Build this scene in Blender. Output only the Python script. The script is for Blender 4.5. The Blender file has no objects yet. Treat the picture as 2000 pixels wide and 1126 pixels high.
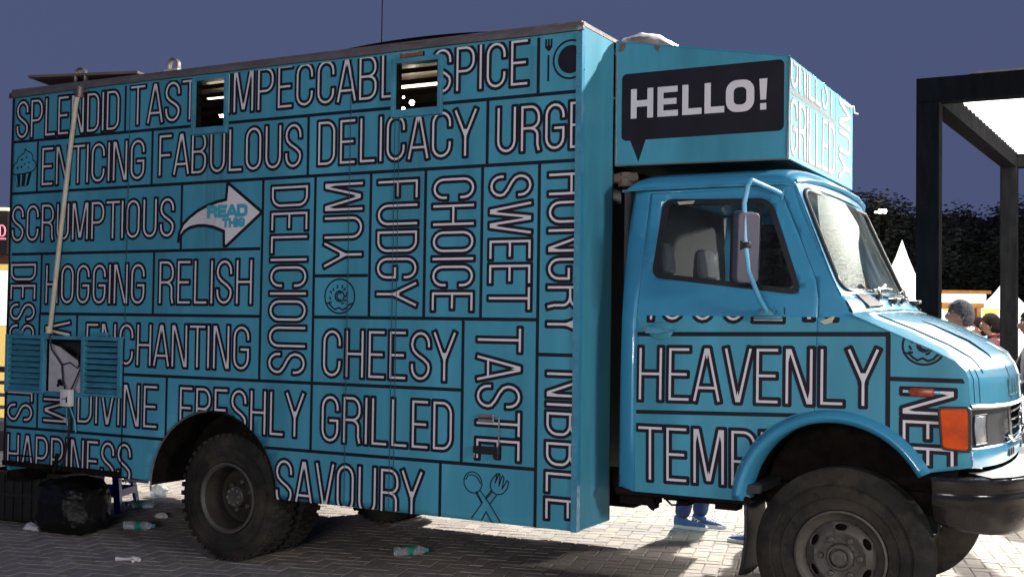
import bpy, bmesh, math, random
import numpy as np
from mathutils import Vector, Matrix, noise
from mathutils.geometry import delaunay_2d_cdt
random.seed(7)
R = math.radians
SC = bpy.context.scene
COL = SC.collection

# ------------------------------------------------------------------ camera, sky, lights, exposure
CAMP = Vector((2.671, -5.7265, 1.5615))
CR = Vector((0.88033, 0.47416, 0.01388)); CD = Vector((-0.00174, 0.03250, -0.99947)); CF = Vector((-0.47436, 0.87984, 0.02944))
cam = bpy.data.cameras.new('camera'); camo = bpy.data.objects.new('camera', cam); COL.objects.link(camo)
cam.sensor_width = 36; cam.lens = 2270 / 2000 * 36; cam.clip_end = 2000
camo.matrix_world = Matrix(((CR.x, -CD.x, -CF.x, CAMP.x), (CR.y, -CD.y, -CF.y, CAMP.y), (CR.z, -CD.z, -CF.z, CAMP.z), (0, 0, 0, 1)))
SC.camera = camo
FPX = 2270.0
def pix(p):
    d = Vector(p) - CAMP
    z = d.dot(CF)
    return (d.dot(CR) / z * FPX + 1000, d.dot(CD) / z * FPX + 563, z)

SUN = Vector((0.9, 1.0, 0.80)).normalized()        # direction towards the floodlights of the fair
world = bpy.data.worlds.new('World'); SC.world = world; world.use_nodes = True
nt = world.node_tree; bg = nt.nodes['Background']
sky = nt.nodes.new('ShaderNodeTexSky'); sky.sky_type = 'NISHITA'; sky.sun_disc = False
sky.sun_elevation = R(-3.0); sky.sun_rotation = R(250); sky.air_density = 1.6; sky.dust_density = 0.6; sky.ozone_density = 2.0
mixn = nt.nodes.new('ShaderNodeMix'); mixn.data_type = 'RGBA'; mixn.inputs[0].default_value = 0.80
mixn.inputs[7].default_value = (0.155, 0.200, 0.415, 1)
nt.links.new(sky.outputs[0], mixn.inputs[6]); nt.links.new(mixn.outputs[2], bg.inputs[0])
bg.inputs[1].default_value = 0.074
# night scene: the fair's floodlight on its mast, right of and behind the truck
sl = bpy.data.lights.new('fair_floodlight', 'SPOT'); sl.energy = 1500; sl.shadow_soft_size = 0.16; sl.spot_size = R(92); sl.spot_blend = 0.25; sl.color = (1, 0.97, 0.90)
so = bpy.data.objects.new('fair_floodlight', sl); COL.objects.link(so); so.location = (7.2, 7.2, 7.6)
so.rotation_euler = (Vector((7.2, 7.2, 7.6)) - Vector((-0.2, 3.2, 0.4))).to_track_quat('Z', 'Y').to_euler()
pl = bpy.data.lights.new('pergola_lamp', 'POINT'); pl.energy = 120; pl.shadow_soft_size = 0.12; pl.color = (1, 0.96, 0.88)   # lamp hung under the pergola roof
plo = bpy.data.objects.new('pergola_lamp', pl); COL.objects.link(plo); plo.location = (3.9, 5.6, 2.75)
sl2 = bpy.data.lights.new('yard_fill_spot', 'SPOT'); sl2.energy = 2700; sl2.shadow_soft_size = 0.16; sl2.spot_size = R(66); sl2.spot_blend = 0.4; sl2.color = (1, 0.97, 0.90)  # unseen second spot, added to brighten the ground behind the truck
so2 = bpy.data.objects.new('yard_fill_spot', sl2); COL.objects.link(so2); so2.location = (-1.2, 10.5, 8.2)
so2.rotation_euler = (Vector((-1.2, 10.5, 8.2)) - Vector((-0.8, 4.6, 0))).to_track_quat('Z', 'Y').to_euler()
al = bpy.data.lights.new('camera_side_fill', 'AREA'); al.shape = 'RECTANGLE'; al.size = 3.2; al.size_y = 0.8; al.energy = 56; al.color = (1, 0.94, 0.94)  # unseen fill lamp behind the camera, added to brighten the truck side
ao = bpy.data.objects.new('camera_side_fill', al); COL.objects.link(ao); ao.location = (2.9, -10.2, 2.3)
ao.rotation_euler = (Vector((2.9, -10.2, 2.3)) - Vector((-0.6, 0, 1.9))).to_track_quat('Z', 'Y').to_euler()
al2 = bpy.data.lights.new('camera_side_fill', 'AREA'); al2.shape = 'RECTANGLE'; al2.size = 2.2; al2.size_y = 0.8; al2.energy = 60; al2.color = (1, 0.95, 0.92)  # another unseen fill, added to brighten the front face of the box
ao2 = bpy.data.objects.new('camera_side_fill', al2); COL.objects.link(ao2); ao2.location = (10.0, -3.4, 3.0)
ao2.rotation_euler = (Vector((10.0, -3.4, 3.0)) - Vector((0, 0.2, 1.9))).to_track_quat('Z', 'Y').to_euler()
SC.view_settings.view_transform = 'Standard'; SC.view_settings.look = 'None'; SC.view_settings.exposure = 2.9; SC.view_settings.gamma = 1
SC.view_settings.use_curve_mapping = False

# ------------------------------------------------------------------ materials
def mat(name, col, rough=0.5, metal=0.0, var=0.0, scale=8.0, bump=0.0, bscale=60.0, dirt=0.0, dirtcol=(0.03, 0.025, 0.02), stretch=(1, 1, 1),
        trans=0.0, emit=None, estr=0.0, coat=0.0, alpha=1.0, ior=1.45, tone=False, rvar=0.0, spec=0.5):
    m = bpy.data.materials.new(name); m.use_nodes = True
    n = m.node_tree; b = n.nodes['Principled BSDF']
    b.inputs['Base Color'].default_value = (*col, 1); b.inputs['Roughness'].default_value = rough; b.inputs['Metallic'].default_value = metal
    b.inputs['Transmission Weight'].default_value = trans; b.inputs['IOR'].default_value = ior; b.inputs['Coat Weight'].default_value = coat
    b.inputs['Alpha'].default_value = alpha; b.inputs['Specular IOR Level'].default_value = spec
    if emit:
        b.inputs['Emission Color'].default_value = (*emit, 1); b.inputs['Emission Strength'].default_value = estr
    tc = n.nodes.new('ShaderNodeTexCoord')
    cur = None
    if var or dirt or tone or rvar:
        mp = n.nodes.new('ShaderNodeMapping'); mp.inputs['Scale'].default_value = stretch; n.links.new(tc.outputs['Object'], mp.inputs[0])
        nz = n.nodes.new('ShaderNodeTexNoise'); nz.inputs['Scale'].default_value = scale; nz.inputs['Detail'].default_value = 6; nz.inputs['Roughness'].default_value = 0.6
        n.links.new(mp.outputs[0], nz.inputs['Vector'])
    if var:
        r = n.nodes.new('ShaderNodeValToRGB'); r.color_ramp.elements[0].position = 0.3; r.color_ramp.elements[1].position = 0.7
        r.color_ramp.elements[0].color = (*[c * (1 - var) for c in col], 1); r.color_ramp.elements[1].color = (*[min(1, c * (1 + var)) for c in col], 1)
        n.links.new(nz.outputs[0], r.inputs[0]); cur = r.outputs[0]
    if tone:
        at = n.nodes.new('ShaderNodeAttribute'); at.attribute_name = 'tone'
        mx = n.nodes.new('ShaderNodeMix'); mx.data_type = 'RGBA'; mx.blend_type = 'MULTIPLY'; mx.inputs[0].default_value = 1
        if cur: n.links.new(cur, mx.inputs[6])
        else: mx.inputs[6].default_value = (*col, 1)
        n.links.new(at.outputs['Color'], mx.inputs[7]); cur = mx.outputs[2]
    if dirt:
        nz2 = n.nodes.new('ShaderNodeTexNoise'); nz2.inputs['Scale'].default_value = scale * 0.37; nz2.inputs['Detail'].default_value = 8; nz2.inputs['Roughness'].default_value = 0.7
        n.links.new(mp.outputs[0], nz2.inputs['Vector'])
        r2 = n.nodes.new('ShaderNodeMapRange'); r2.inputs[1].default_value = 0.48; r2.inputs[2].default_value = 0.8; r2.inputs[4].default_value = dirt
        n.links.new(nz2.outputs[0], r2.inputs[0])
        mx = n.nodes.new('ShaderNodeMix'); mx.data_type = 'RGBA'; n.links.new(r2.outputs[0], mx.inputs[0])
        if cur: n.links.new(cur, mx.inputs[6])
        else: mx.inputs[6].default_value = (*col, 1)
        mx.inputs[7].default_value = (*dirtcol, 1); cur = mx.outputs[2]
    if cur: n.links.new(cur, b.inputs['Base Color'])
    if rvar:
        mr = n.nodes.new('ShaderNodeMapRange'); mr.inputs[3].default_value = max(0.02, rough - rvar); mr.inputs[4].default_value = rough + rvar
        mr.inputs[1].default_value = 0.3; mr.inputs[2].default_value = 0.7
        n.links.new(nz.outputs[0], mr.inputs[0]); n.links.new(mr.outputs[0], b.inputs['Roughness'])
    if bump:
        nb = n.nodes.new('ShaderNodeTexNoise'); nb.inputs['Scale'].default_value = bscale; nb.inputs['Detail'].default_value = 5
        n.links.new(tc.outputs['Object'], nb.inputs['Vector'])
        bp = n.nodes.new('ShaderNodeBump'); bp.inputs['Strength'].default_value = bump; bp.inputs['Distance'].default_value = 0.01
        n.links.new(nb.outputs[0], bp.inputs['Height']); n.links.new(bp.outputs[0], b.inputs['Normal'])
    return m

M = dict(
    wrap=mat('blue_wrap', (0.058, 0.272, 0.372), 0.5, spec=0.22, var=0.20, scale=1.3, bump=0.12, bscale=9, dirt=0.22, dirtcol=(0.05, 0.10, 0.12), stretch=(2.4, 2.4, 0.5), rvar=0.1),
    cab=mat('blue_paint', (0.040, 0.250, 0.41), 0.32, var=0.10, scale=2.2, bump=0.03, bscale=6, dirt=0.25, dirtcol=(0.05, 0.13, 0.19), coat=0.6, rvar=0.08),
    frame=mat('blue_painted_frame', (0.05, 0.23, 0.33), 0.5, var=0.2, scale=9, dirt=0.5, dirtcol=(0.03, 0.05, 0.06)),
    black=mat('black_print', (0.010, 0.008, 0.015), 0.6, spec=0.25, var=0.2, scale=6, dirt=0.12, dirtcol=(0.05, 0.05, 0.06)),
    white=mat('white_print', (0.62, 0.595, 0.62), 0.5, var=0.05, scale=3, dirt=0.30, dirtcol=(0.34, 0.34, 0.36), stretch=(2.4, 2.4, 0.5)),
    teal=mat('teal_print', (0.05, 0.32, 0.42), 0.5, var=0.1, scale=20),
    alu=mat('dull_aluminium', (0.17, 0.15, 0.145), 0.5, 0.5, var=0.25, scale=14, bump=0.3, bscale=12, dirt=0.6, dirtcol=(0.09, 0.07, 0.06), stretch=(0.6, 2, 2)),
    steel=mat('grey_steel', (0.30, 0.29, 0.28), 0.4, 0.7, var=0.2, scale=20, dirt=0.4, dirtcol=(0.12, 0.09, 0.06)),
    chrome=mat('chrome', (0.75, 0.75, 0.75), 0.14, 1.0, var=0.08, scale=10),
    rubber=mat('tyre_rubber', (0.019, 0.018, 0.016), 0.85, spec=0.2, var=0.35, scale=9, bump=0.4, bscale=90, dirt=0.9, dirtcol=(0.075, 0.060, 0.042)),
    seal=mat('black_seal', (0.012, 0.012, 0.014), 0.45, var=0.2, scale=30),
    under=mat('dark_underbody', (0.010, 0.008, 0.007), 0.95, spec=0.03, var=0.4, scale=12, bump=0.4, bscale=40, dirt=0.5, dirtcol=(0.025, 0.02, 0.015)),
    rim=mat('wheel_steel', (0.075, 0.068, 0.058), 0.55, 0.2, var=0.25, scale=12, bump=0.25, bscale=50, dirt=0.8, dirtcol=(0.05, 0.04, 0.03)),
    dish=mat('dark_wheel_dish', (0.028, 0.024, 0.020), 0.7, spec=0.2, var=0.3, scale=12, dirt=0.8, dirtcol=(0.05, 0.036, 0.024)),
    hairx=mat('hair_brow', (0.01, 0.01, 0.01), 0.8),
    arm=mat('pale_blue_arm', (0.10, 0.36, 0.55), 0.35, var=0.1, scale=12, dirt=0.3, dirtcol=(0.05, 0.12, 0.16)),
    glass=mat('window_glass', (0.85, 0.9, 0.9), 0.03, trans=1.0, ior=1.45),
    dark=mat('dark_interior', (0.03, 0.03, 0.032), 0.7, var=0.3, scale=6),
    inner=mat('grey_interior', (0.16, 0.16, 0.18), 0.8, var=0.2, scale=5),
    seat=mat('grey_seat_cloth', (0.17, 0.17, 0.20), 0.9, var=0.2, scale=12, bump=0.4, bscale=60),
    brown=mat('kitchen_steel', (0.20, 0.16, 0.11), 0.35, 0.6, var=0.4, scale=7),
    cream=mat('cream_pipe', (0.50, 0.46, 0.34), 0.5, var=0.12, scale=14, dirt=0.4, dirtcol=(0.22, 0.2, 0.14)),
    plaster=mat('grey_board', (0.46, 0.44, 0.45), 0.9, var=0.1, scale=30, bump=0.5, bscale=50, dirt=0.3, dirtcol=(0.2, 0.19, 0.19)),
    plastic=mat('white_plastic', (0.62, 0.62, 0.60), 0.45, var=0.06, scale=30, dirt=0.3, dirtcol=(0.3, 0.28, 0.26)),
    amber=mat('amber_lens', (0.62, 0.070, 0.002), 0.22, spec=0.4, var=0.45, scale=6, coat=0.5),
    darkamber=mat('dull_amber_lens', (0.30, 0.045, 0.012), 0.3, var=0.3, scale=40),
    bonnet=mat('floodlit_bonnet_paint', (0.060, 0.285, 0.42), 0.28, var=0.12, scale=3, bump=0.02, bscale=6, dirt=0.5, dirtcol=(0.22, 0.36, 0.42), coat=1.0),  # paler copy of the cab paint, the bonnet's overexposed light put into its colour
    lens=mat('headlight_glass', (0.25, 0.26, 0.28), 0.2, 0.1, var=0.25, scale=14, bump=0.4, bscale=90, coat=0.8),
    grille=mat('grey_grille_plastic', (0.034, 0.035, 0.040), 0.5, spec=0.3, var=0.12, scale=9),
    bumper=mat('black_bumper', (0.009, 0.008, 0.009), 0.20, 0.0, var=0.3, scale=5, bump=0.25, bscale=7, dirt=0.5, dirtcol=(0.06, 0.05, 0.035), rvar=0.12),
    btop=mat('bumper_top_plate', (0.50, 0.50, 0.48), 0.5, var=0.15, scale=12, dirt=0.5, dirtcol=(0.16, 0.15, 0.13)),  # floodlight on the black bumper's top flange is put into this pale colour
    plate=mat('yellow_plate', (0.60, 0.47, 0.14), 0.45, var=0.1, scale=14, dirt=0.4, dirtcol=(0.3, 0.24, 0.12)),
    bag=mat('black_bin_bag', (0.005, 0.005, 0.005), 0.42, spec=0.25, bump=0.8, bscale=22),
    crate=mat('black_plastic', (0.012, 0.013, 0.010), 0.5, var=0.4, scale=9, dirt=0.4, dirtcol=(0.04, 0.035, 0.03)),
    stool=mat('blue_plastic', (0.012, 0.035, 0.42), 0.28, var=0.1, scale=10),
    clear=mat('clear_plastic', (0.75, 0.82, 0.82), 0.12, trans=0.72, ior=1.3, bump=0.4, bscale=120),
    green=mat('green_label', (0.01, 0.22, 0.14), 0.5, var=0.2, scale=60),
    cap=mat('teal_cap', (0.03, 0.25, 0.33), 0.4),
    paper=mat('white_tissue', (0.60, 0.58, 0.57), 0.9, var=0.1, scale=60, bump=0.6, bscale=80),
    board=mat('weathered_board', (0.14, 0.10, 0.08), 0.7, var=0.35, scale=5, bump=0.3, bscale=25, stretch=(0.4, 3, 3)),
    tarp=mat('white_tarpaulin', (0.78, 0.72, 0.72), 0.55, var=0.1, scale=6, bump=0.4, bscale=12),
    beam=mat('black_pergola_wood', (0.0075, 0.0075, 0.0085), 0.95, spec=0.0, var=0.35, scale=6, bump=0.3, bscale=30, stretch=(3, 3, 0.6)),
    paver=mat('concrete_paver', (0.300, 0.272, 0.248), 0.85, var=0.14, scale=26, bump=0.5, bscale=180, dirt=0.35, dirtcol=(0.20, 0.17, 0.14), tone=True),
    sand=mat('sandy_ground', (0.17, 0.145, 0.12), 0.95, var=0.25, scale=9, bump=0.4, bscale=60),
    leaf=mat('dark_leaves', (0.085, 0.088, 0.070), 0.9, spec=0.0, var=0.25, scale=2.0),
    bark=mat('bark', (0.06, 0.045, 0.03), 0.9, var=0.3, scale=9, bump=0.6, bscale=20),
    skin=mat('skin', (0.22, 0.105, 0.065), 0.5, var=0.06, scale=20), hairg=mat('grey_hair', (0.045, 0.045, 0.05), 0.9, spec=0.05, var=0.7, scale=60, bump=0.6, bscale=150),
    hairb=mat('black_hair', (0.008, 0.006, 0.006), 0.9, spec=0.03, var=0.4, scale=60, bump=0.5, bscale=150),
    maroon=mat('maroon_cloth', (0.065, 0.007, 0.018), 0.85, var=0.15, scale=12, bump=0.3, bscale=25), lblue=mat('light_blue_cloth', (0.22, 0.35, 0.70), 0.85, var=0.1, scale=12, bump=0.3, bscale=25),
    wshirt=mat('white_cloth', (0.70, 0.70, 0.78), 0.85, var=0.05, scale=12, bump=0.3, bscale=25), bcloth=mat('black_cloth', (0.008, 0.008, 0.010), 0.85, var=0.2, scale=12, bump=0.3, bscale=20),
    jeans=mat('blue_jeans', (0.028, 0.045, 0.13), 0.85, var=0.3, scale=18, bump=0.4, bscale=60), navy=mat('navy_cloth', (0.010, 0.015, 0.05), 0.85, var=0.2, scale=18, bump=0.4, bscale=60),
    shoe=mat('blue_grey_shoe', (0.05, 0.09, 0.20), 0.6, var=0.2, scale=30), sole=mat('shoe_sole', (0.55, 0.53, 0.52), 0.6, var=0.1, scale=30), eye=mat('eye_white', (0.7, 0.7, 0.68), 0.2),
    pstall=mat('dark_stall_board', (0.02, 0.017, 0.018), 0.6, var=0.3, scale=5), ystall=mat('yellow_cloth', (0.75, 0.66, 0.10), 0.8, var=0.08, scale=3, bump=0.2, bscale=8),
    orange=mat('orange_board', (0.55, 0.22, 0.05), 0.6, var=0.15, scale=6),
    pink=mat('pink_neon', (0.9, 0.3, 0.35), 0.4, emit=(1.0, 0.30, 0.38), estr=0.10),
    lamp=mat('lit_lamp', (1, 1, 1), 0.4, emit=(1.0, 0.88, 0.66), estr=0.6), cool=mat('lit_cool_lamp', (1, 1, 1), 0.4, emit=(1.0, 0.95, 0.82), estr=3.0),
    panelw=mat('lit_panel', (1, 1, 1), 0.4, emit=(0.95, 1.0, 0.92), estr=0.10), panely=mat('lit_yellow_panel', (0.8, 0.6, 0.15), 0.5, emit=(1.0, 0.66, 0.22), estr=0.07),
)
def stains(m, spots, col):
    n = m.node_tree; b = n.nodes['Principled BSDF']; lk = b.inputs['Base Color'].links[0]; src = lk.from_socket
    tc = n.nodes.new('ShaderNodeTexCoord'); sp = n.nodes.new('ShaderNodeSeparateXYZ'); n.links.new(tc.outputs['Object'], sp.inputs[0])
    mp = n.nodes.new('ShaderNodeMapping'); mp.inputs['Scale'].default_value = (34, 34, 1.6); n.links.new(tc.outputs['Object'], mp.inputs[0])
    nz = n.nodes.new('ShaderNodeTexNoise'); nz.inputs['Scale'].default_value = 1.0; nz.inputs['Detail'].default_value = 3; n.links.new(mp.outputs[0], nz.inputs['Vector'])
    def mt(op, a, b_, c=None):
        q = n.nodes.new('ShaderNodeMath'); q.operation = op
        for i, v in enumerate((a, b_) if c is None else (a, b_, c)):
            if isinstance(v, (int, float)): q.inputs[i].default_value = v
            else: n.links.new(v, q.inputs[i])
        return q.outputs[0]
    def mr(v, a, b_, c, d):
        q = n.nodes.new('ShaderNodeMapRange'); q.interpolation_type = 'SMOOTHSTEP'
        for i, x in enumerate((v, a, b_, c, d)):
            if isinstance(x, (int, float)): q.inputs[i].default_value = x
            else: n.links.new(x, q.inputs[i])
        return q.outputs[0]
    for (xc, wd, zt, zb, st) in spots:
        dx = mt('ABSOLUTE', mt('SUBTRACT', sp.outputs[0], xc), 0)
        f = mt('MULTIPLY', mr(dx, wd * .55, wd, 1, 0), mt('MULTIPLY', mr(sp.outputs[2], zb, zt, 0, 1), mr(sp.outputs[2], zt, zt + .01, 1, 0)))
        f = mt('MULTIPLY', mt('MULTIPLY', f, mr(nz.outputs[0], .35, .65, .35, 1)), st)
        mx = n.nodes.new('ShaderNodeMix'); mx.data_type = 'RGBA'; n.links.new(f, mx.inputs[0]); n.links.new(src, mx.inputs[6]); mx.inputs[7].default_value = (*col, 1); src = mx.outputs[2]
    n.links.new(src, b.inputs['Base Color'])
SP = [(-2.68, .17, 2.80, 1.35, .55), (-1.10, .13, 2.78, 1.2, .35), (-3.10, .10, 2.0, .9, .22), (-4.0, .18, 1.02, .5, .6), (-.30, .05, 3.1, 2.2, .3), (-1.75, .06, 3.1, 2.3, .22)]
stains(M['wrap'], SP, (0.035, 0.085, 0.10)); stains(M['white'], SP, (0.30, 0.31, 0.31))
def cloth_trans(name, col, tr, clear=0.0, emit=0.0, ecol=(1, 1, 1)):          # fabric or sheet that lets light through
    m = bpy.data.materials.new(name); m.use_nodes = True; n = m.node_tree
    for x in list(n.nodes): n.nodes.remove(x)
    o = n.nodes.new('ShaderNodeOutputMaterial'); d = n.nodes.new('ShaderNodeBsdfDiffuse'); t = n.nodes.new('ShaderNodeBsdfTranslucent'); mx = n.nodes.new('ShaderNodeMixShader')
    nz = n.nodes.new('ShaderNodeTexNoise'); nz.inputs['Scale'].default_value = 3; tc = n.nodes.new('ShaderNodeTexCoord'); n.links.new(tc.outputs['Object'], nz.inputs['Vector'])
    rp = n.nodes.new('ShaderNodeValToRGB'); rp.color_ramp.elements[0].color = (*[c * 0.9 for c in col], 1); rp.color_ramp.elements[1].color = (*col, 1)
    n.links.new(nz.outputs[0], rp.inputs[0]); n.links.new(rp.outputs[0], d.inputs[0]); n.links.new(rp.outputs[0], t.inputs[0])
    mx.inputs[0].default_value = tr; n.links.new(d.outputs[0], mx.inputs[1]); n.links.new(t.outputs[0], mx.inputs[2])
    last = mx.outputs[0]
    if clear:
        tp = n.nodes.new('ShaderNodeBsdfTransparent'); m2 = n.nodes.new('ShaderNodeMixShader'); m2.inputs[0].default_value = clear
        n.links.new(last, m2.inputs[1]); n.links.new(tp.outputs[0], m2.inputs[2]); last = m2.outputs[0]
    if emit:
        e = n.nodes.new('ShaderNodeEmission'); e.inputs[0].default_value = (*ecol, 1); e.inputs[1].default_value = emit
        ad = n.nodes.new('ShaderNodeAddShader'); n.links.new(last, ad.inputs[0]); n.links.new(e.outputs[0], ad.inputs[1]); last = ad.outputs[0]
    n.links.new(last, o.inputs[0]); return m
M['sheet'] = cloth_trans('white_roof_sheet', (0.95, 0.95, 0.92), 0.7, 0.15)
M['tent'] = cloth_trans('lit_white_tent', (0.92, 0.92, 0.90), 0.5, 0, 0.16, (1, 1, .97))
def thin_glass(name, tint, refl=1.0, dust=0.0):
    m = bpy.data.materials.new(name); m.use_nodes = True; n = m.node_tree
    for x in list(n.nodes): n.nodes.remove(x)
    o = n.nodes.new('ShaderNodeOutputMaterial'); t = n.nodes.new('ShaderNodeBsdfTransparent'); t.inputs[0].default_value = (*tint, 1)
    g = n.nodes.new('ShaderNodeBsdfGlossy'); g.inputs['Roughness'].default_value = 0.03; g.inputs[0].default_value = (.6, .64, .62, 1)
    f = n.nodes.new('ShaderNodeFresnel'); f.inputs[0].default_value = 1.38
    mx = n.nodes.new('ShaderNodeMixShader'); n.links.new(f.outputs[0], mx.inputs[0]); n.links.new(t.outputs[0], mx.inputs[1]); n.links.new(g.outputs[0], mx.inputs[2])
    last = mx.outputs[0]
    if dust:
        d = n.nodes.new('ShaderNodeBsdfDiffuse'); d.inputs[0].default_value = (0.5, 0.55, 0.52, 1)
        tc = n.nodes.new('ShaderNodeTexCoord'); nz = n.nodes.new('ShaderNodeTexNoise'); nz.inputs['Scale'].default_value = 3.5; nz.inputs['Detail'].default_value = 6; nz.inputs['Distortion'].default_value = 1.6
        n.links.new(tc.outputs['Object'], nz.inputs['Vector'])
        mr = n.nodes.new('ShaderNodeMapRange'); mr.inputs[1].default_value = 0.4; mr.inputs[2].default_value = 0.75; mr.inputs[3].default_value = dust * 0.25; mr.inputs[4].default_value = dust
        n.links.new(nz.outputs[0], mr.inputs[0])
        m2 = n.nodes.new('ShaderNodeMixShader'); n.links.new(mr.outputs[0], m2.inputs[0]); n.links.new(last, m2.inputs[1]); n.links.new(d.outputs[0], m2.inputs[2]); last = m2.outputs[0]
    n.links.new(last, o.inputs[0]); return m
M['wind'] = thin_glass('windscreen_glass', (0.80, 0.90, 0.86), dust=0.11)
M['side'] = thin_glass('side_glass', (0.62, 0.66, 0.66), dust=0.03)

# ------------------------------------------------------------------ helpers
def link(name, me, parent=None, mats=None, loc=None, smooth=False):
    o = bpy.data.objects.new(name, me); COL.objects.link(o)
    for m in (mats or []): me.materials.append(m)
    if smooth:
        me.polygons.foreach_set('use_smooth', [True] * len(me.polygons)); 
        try: me.set_sharp_from_angle(angle=R(38))
        except Exception: pass
    if parent is not None:
        o.parent = parent
        root = parent
        off = Vector((0, 0, 0))
        if parent.get('is_base'): off = -Vector(parent['base'])
        o.location = off
    return o
def thing(name, label, cat, loc=(0, 0, 0), group=None, world_parts=True):
    o = bpy.data.objects.new(name, None); COL.objects.link(o); o.location = loc; o.empty_display_size = 0.1
    o['label'] = label; o['category'] = cat
    if group: o['group'] = group
    if world_parts: o['is_base'] = 1; o['base'] = list(loc)
    return o
def tag(o, label, cat, group=None):
    o['label'] = label; o['category'] = cat
    if group: o['group'] = group
    return o
def finish():
    for o in bpy.data.objects:
        for k in ('is_base', 'base'):
            if k in o: del o[k]

class MB:
    def __init__(s): s.v = []; s.f = []; s.mi = []; s.cur = 0
    def add(s, vs, fs):
        n = len(s.v); s.v += [tuple(v) for v in vs]; s.f += [tuple(n + i for i in f) for f in fs]; s.mi += [s.cur] * len(fs); return s
    def box(s, x0, x1, y0, y1, z0, z1, mtx=None, bev=0.0):
        if bev:
            bm = bmesh.new(); bmesh.ops.create_cube(bm, size=1)
            for v in bm.verts: v.co = Vector(((x0 + x1) / 2 + v.co.x * (x1 - x0), (y0 + y1) / 2 + v.co.y * (y1 - y0), (z0 + z1) / 2 + v.co.z * (z1 - z0)))
            bmesh.ops.bevel(bm, geom=bm.edges[:], offset=bev, segments=2, affect='EDGES', profile=0.5)
            vs = [v.co.copy() for v in bm.verts]; bm.verts.index_update(); fs = [[v.index for v in f.verts] for f in bm.faces]; bm.free()
        else:
            vs = [Vector(p) for p in ((x0, y0, z0), (x1, y0, z0), (x1, y1, z0), (x0, y1, z0), (x0, y0, z1), (x1, y0, z1), (x1, y1, z1), (x0, y1, z1))]
            fs = [(0, 3, 2, 1), (4, 5, 6, 7), (0, 1, 5, 4), (1, 2, 6, 5), (2, 3, 7, 6), (3, 0, 4, 7)]
        if mtx is not None: vs = [mtx @ v for v in vs]
        return s.add(vs, fs)
    def tube(s, pts, r, n=8, cap=True, radii=None):
        pts = [Vector(p) for p in pts]; vs = []; fs = []; k = len(pts); up = None
        for i, p in enumerate(pts):
            d = (pts[min(i + 1, k - 1)] - pts[max(i - 1, 0)]).normalized()
            if up is None: up = d.orthogonal().normalized()
            up = (up - d * up.dot(d)).normalized(); w = d.cross(up); rr = radii[i] if radii else r
            for j in range(n):
                a = 2 * math.pi * j / n; vs.append(p + (up * math.cos(a) + w * math.sin(a)) * rr)
        for i in range(k - 1):
            for j in range(n):
                a = i * n + j; b = i * n + (j + 1) % n; fs.append((a, b, b + n, a + n))
        if cap: fs.append(tuple(range(n - 1, -1, -1))); fs.append(tuple((k - 1) * n + j for j in range(n)))
        return s.add(vs, fs)
    def lathe(s, prof, c, axis='y', n=48, a0=0, a1=2 * math.pi):          # prof: (offset along axis, radius)
        vs = []; fs = []; full = abs(a1 - a0 - 2 * math.pi) < 1e-6; m = n if full else n + 1
        for (u, r) in prof:
            for j in range(m):
                a = a0 + (a1 - a0) * j / n; x, z = r * math.cos(a), r * math.sin(a)
                vs.append(Vector((c[0] + x, c[1] + u, c[2] + z)) if axis == 'y' else (Vector((c[0] + x, c[1] + z, c[2] + u)) if axis == 'z' else Vector((c[0] + u, c[1] + x, c[2] + z))))
        for i in range(len(prof) - 1):
            for j in range(n):
                a = i * m + j; b = i * m + (j + 1) % m; fs.append((a, b, b + m, a + m))
        return s.add(vs, fs)
    def prism(s, poly, f0, f1):                                             # poly 2d; f0,f1 map 2d->3d
        n = len(poly); vs = [f0(*p) for p in poly] + [f1(*p) for p in poly]
        fs = [tuple(range(n)), tuple(range(2 * n - 1, n - 1, -1))] + [(i, i + n, (i + 1) % n + n, (i + 1) % n) for i in range(n)]
        return s.add(vs, fs)
    def grid(s, nu, nv, fn):
        vs = [fn(i / nu, j / nv) for i in range(nu + 1) for j in range(nv + 1)]
        return s.add(vs, [(i * (nv + 1) + j, (i + 1) * (nv + 1) + j, (i + 1) * (nv + 1) + j + 1, i * (nv + 1) + j + 1) for i in range(nu) for j in range(nv)])
    def build(s, name, m, parent=None, smooth=False, fix=True, solid=0.0, bev=0.0, label=None):
        me = bpy.data.meshes.new(name); me.from_pydata([tuple(v) for v in s.v], [], s.f)
        ms = m if isinstance(m, (list, tuple)) else [m]
        o = link(name, me, parent, ms)
        if len(ms) > 1: me.polygons.foreach_set('material_index', s.mi)
        if fix:
            bm = bmesh.new(); bm.from_mesh(me); bmesh.ops.remove_doubles(bm, verts=bm.verts, dist=1e-5); bmesh.ops.recalc_face_normals(bm, faces=bm.faces); bm.to_mesh(me); bm.free()
        if smooth:
            me.polygons.foreach_set('use_smooth', [True] * len(me.polygons)); me.set_sharp_from_angle(angle=R(35))
        if solid:
            md = o.modifiers.new('thickness', 'SOLIDIFY'); md.thickness = solid; md.offset = -1
        if bev:
            md = o.modifiers.new('bevel', 'BEVEL'); md.width = bev; md.segments = 2; md.limit_method = 'ANGLE'
        if label: o['label'] = label
        return o

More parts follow.
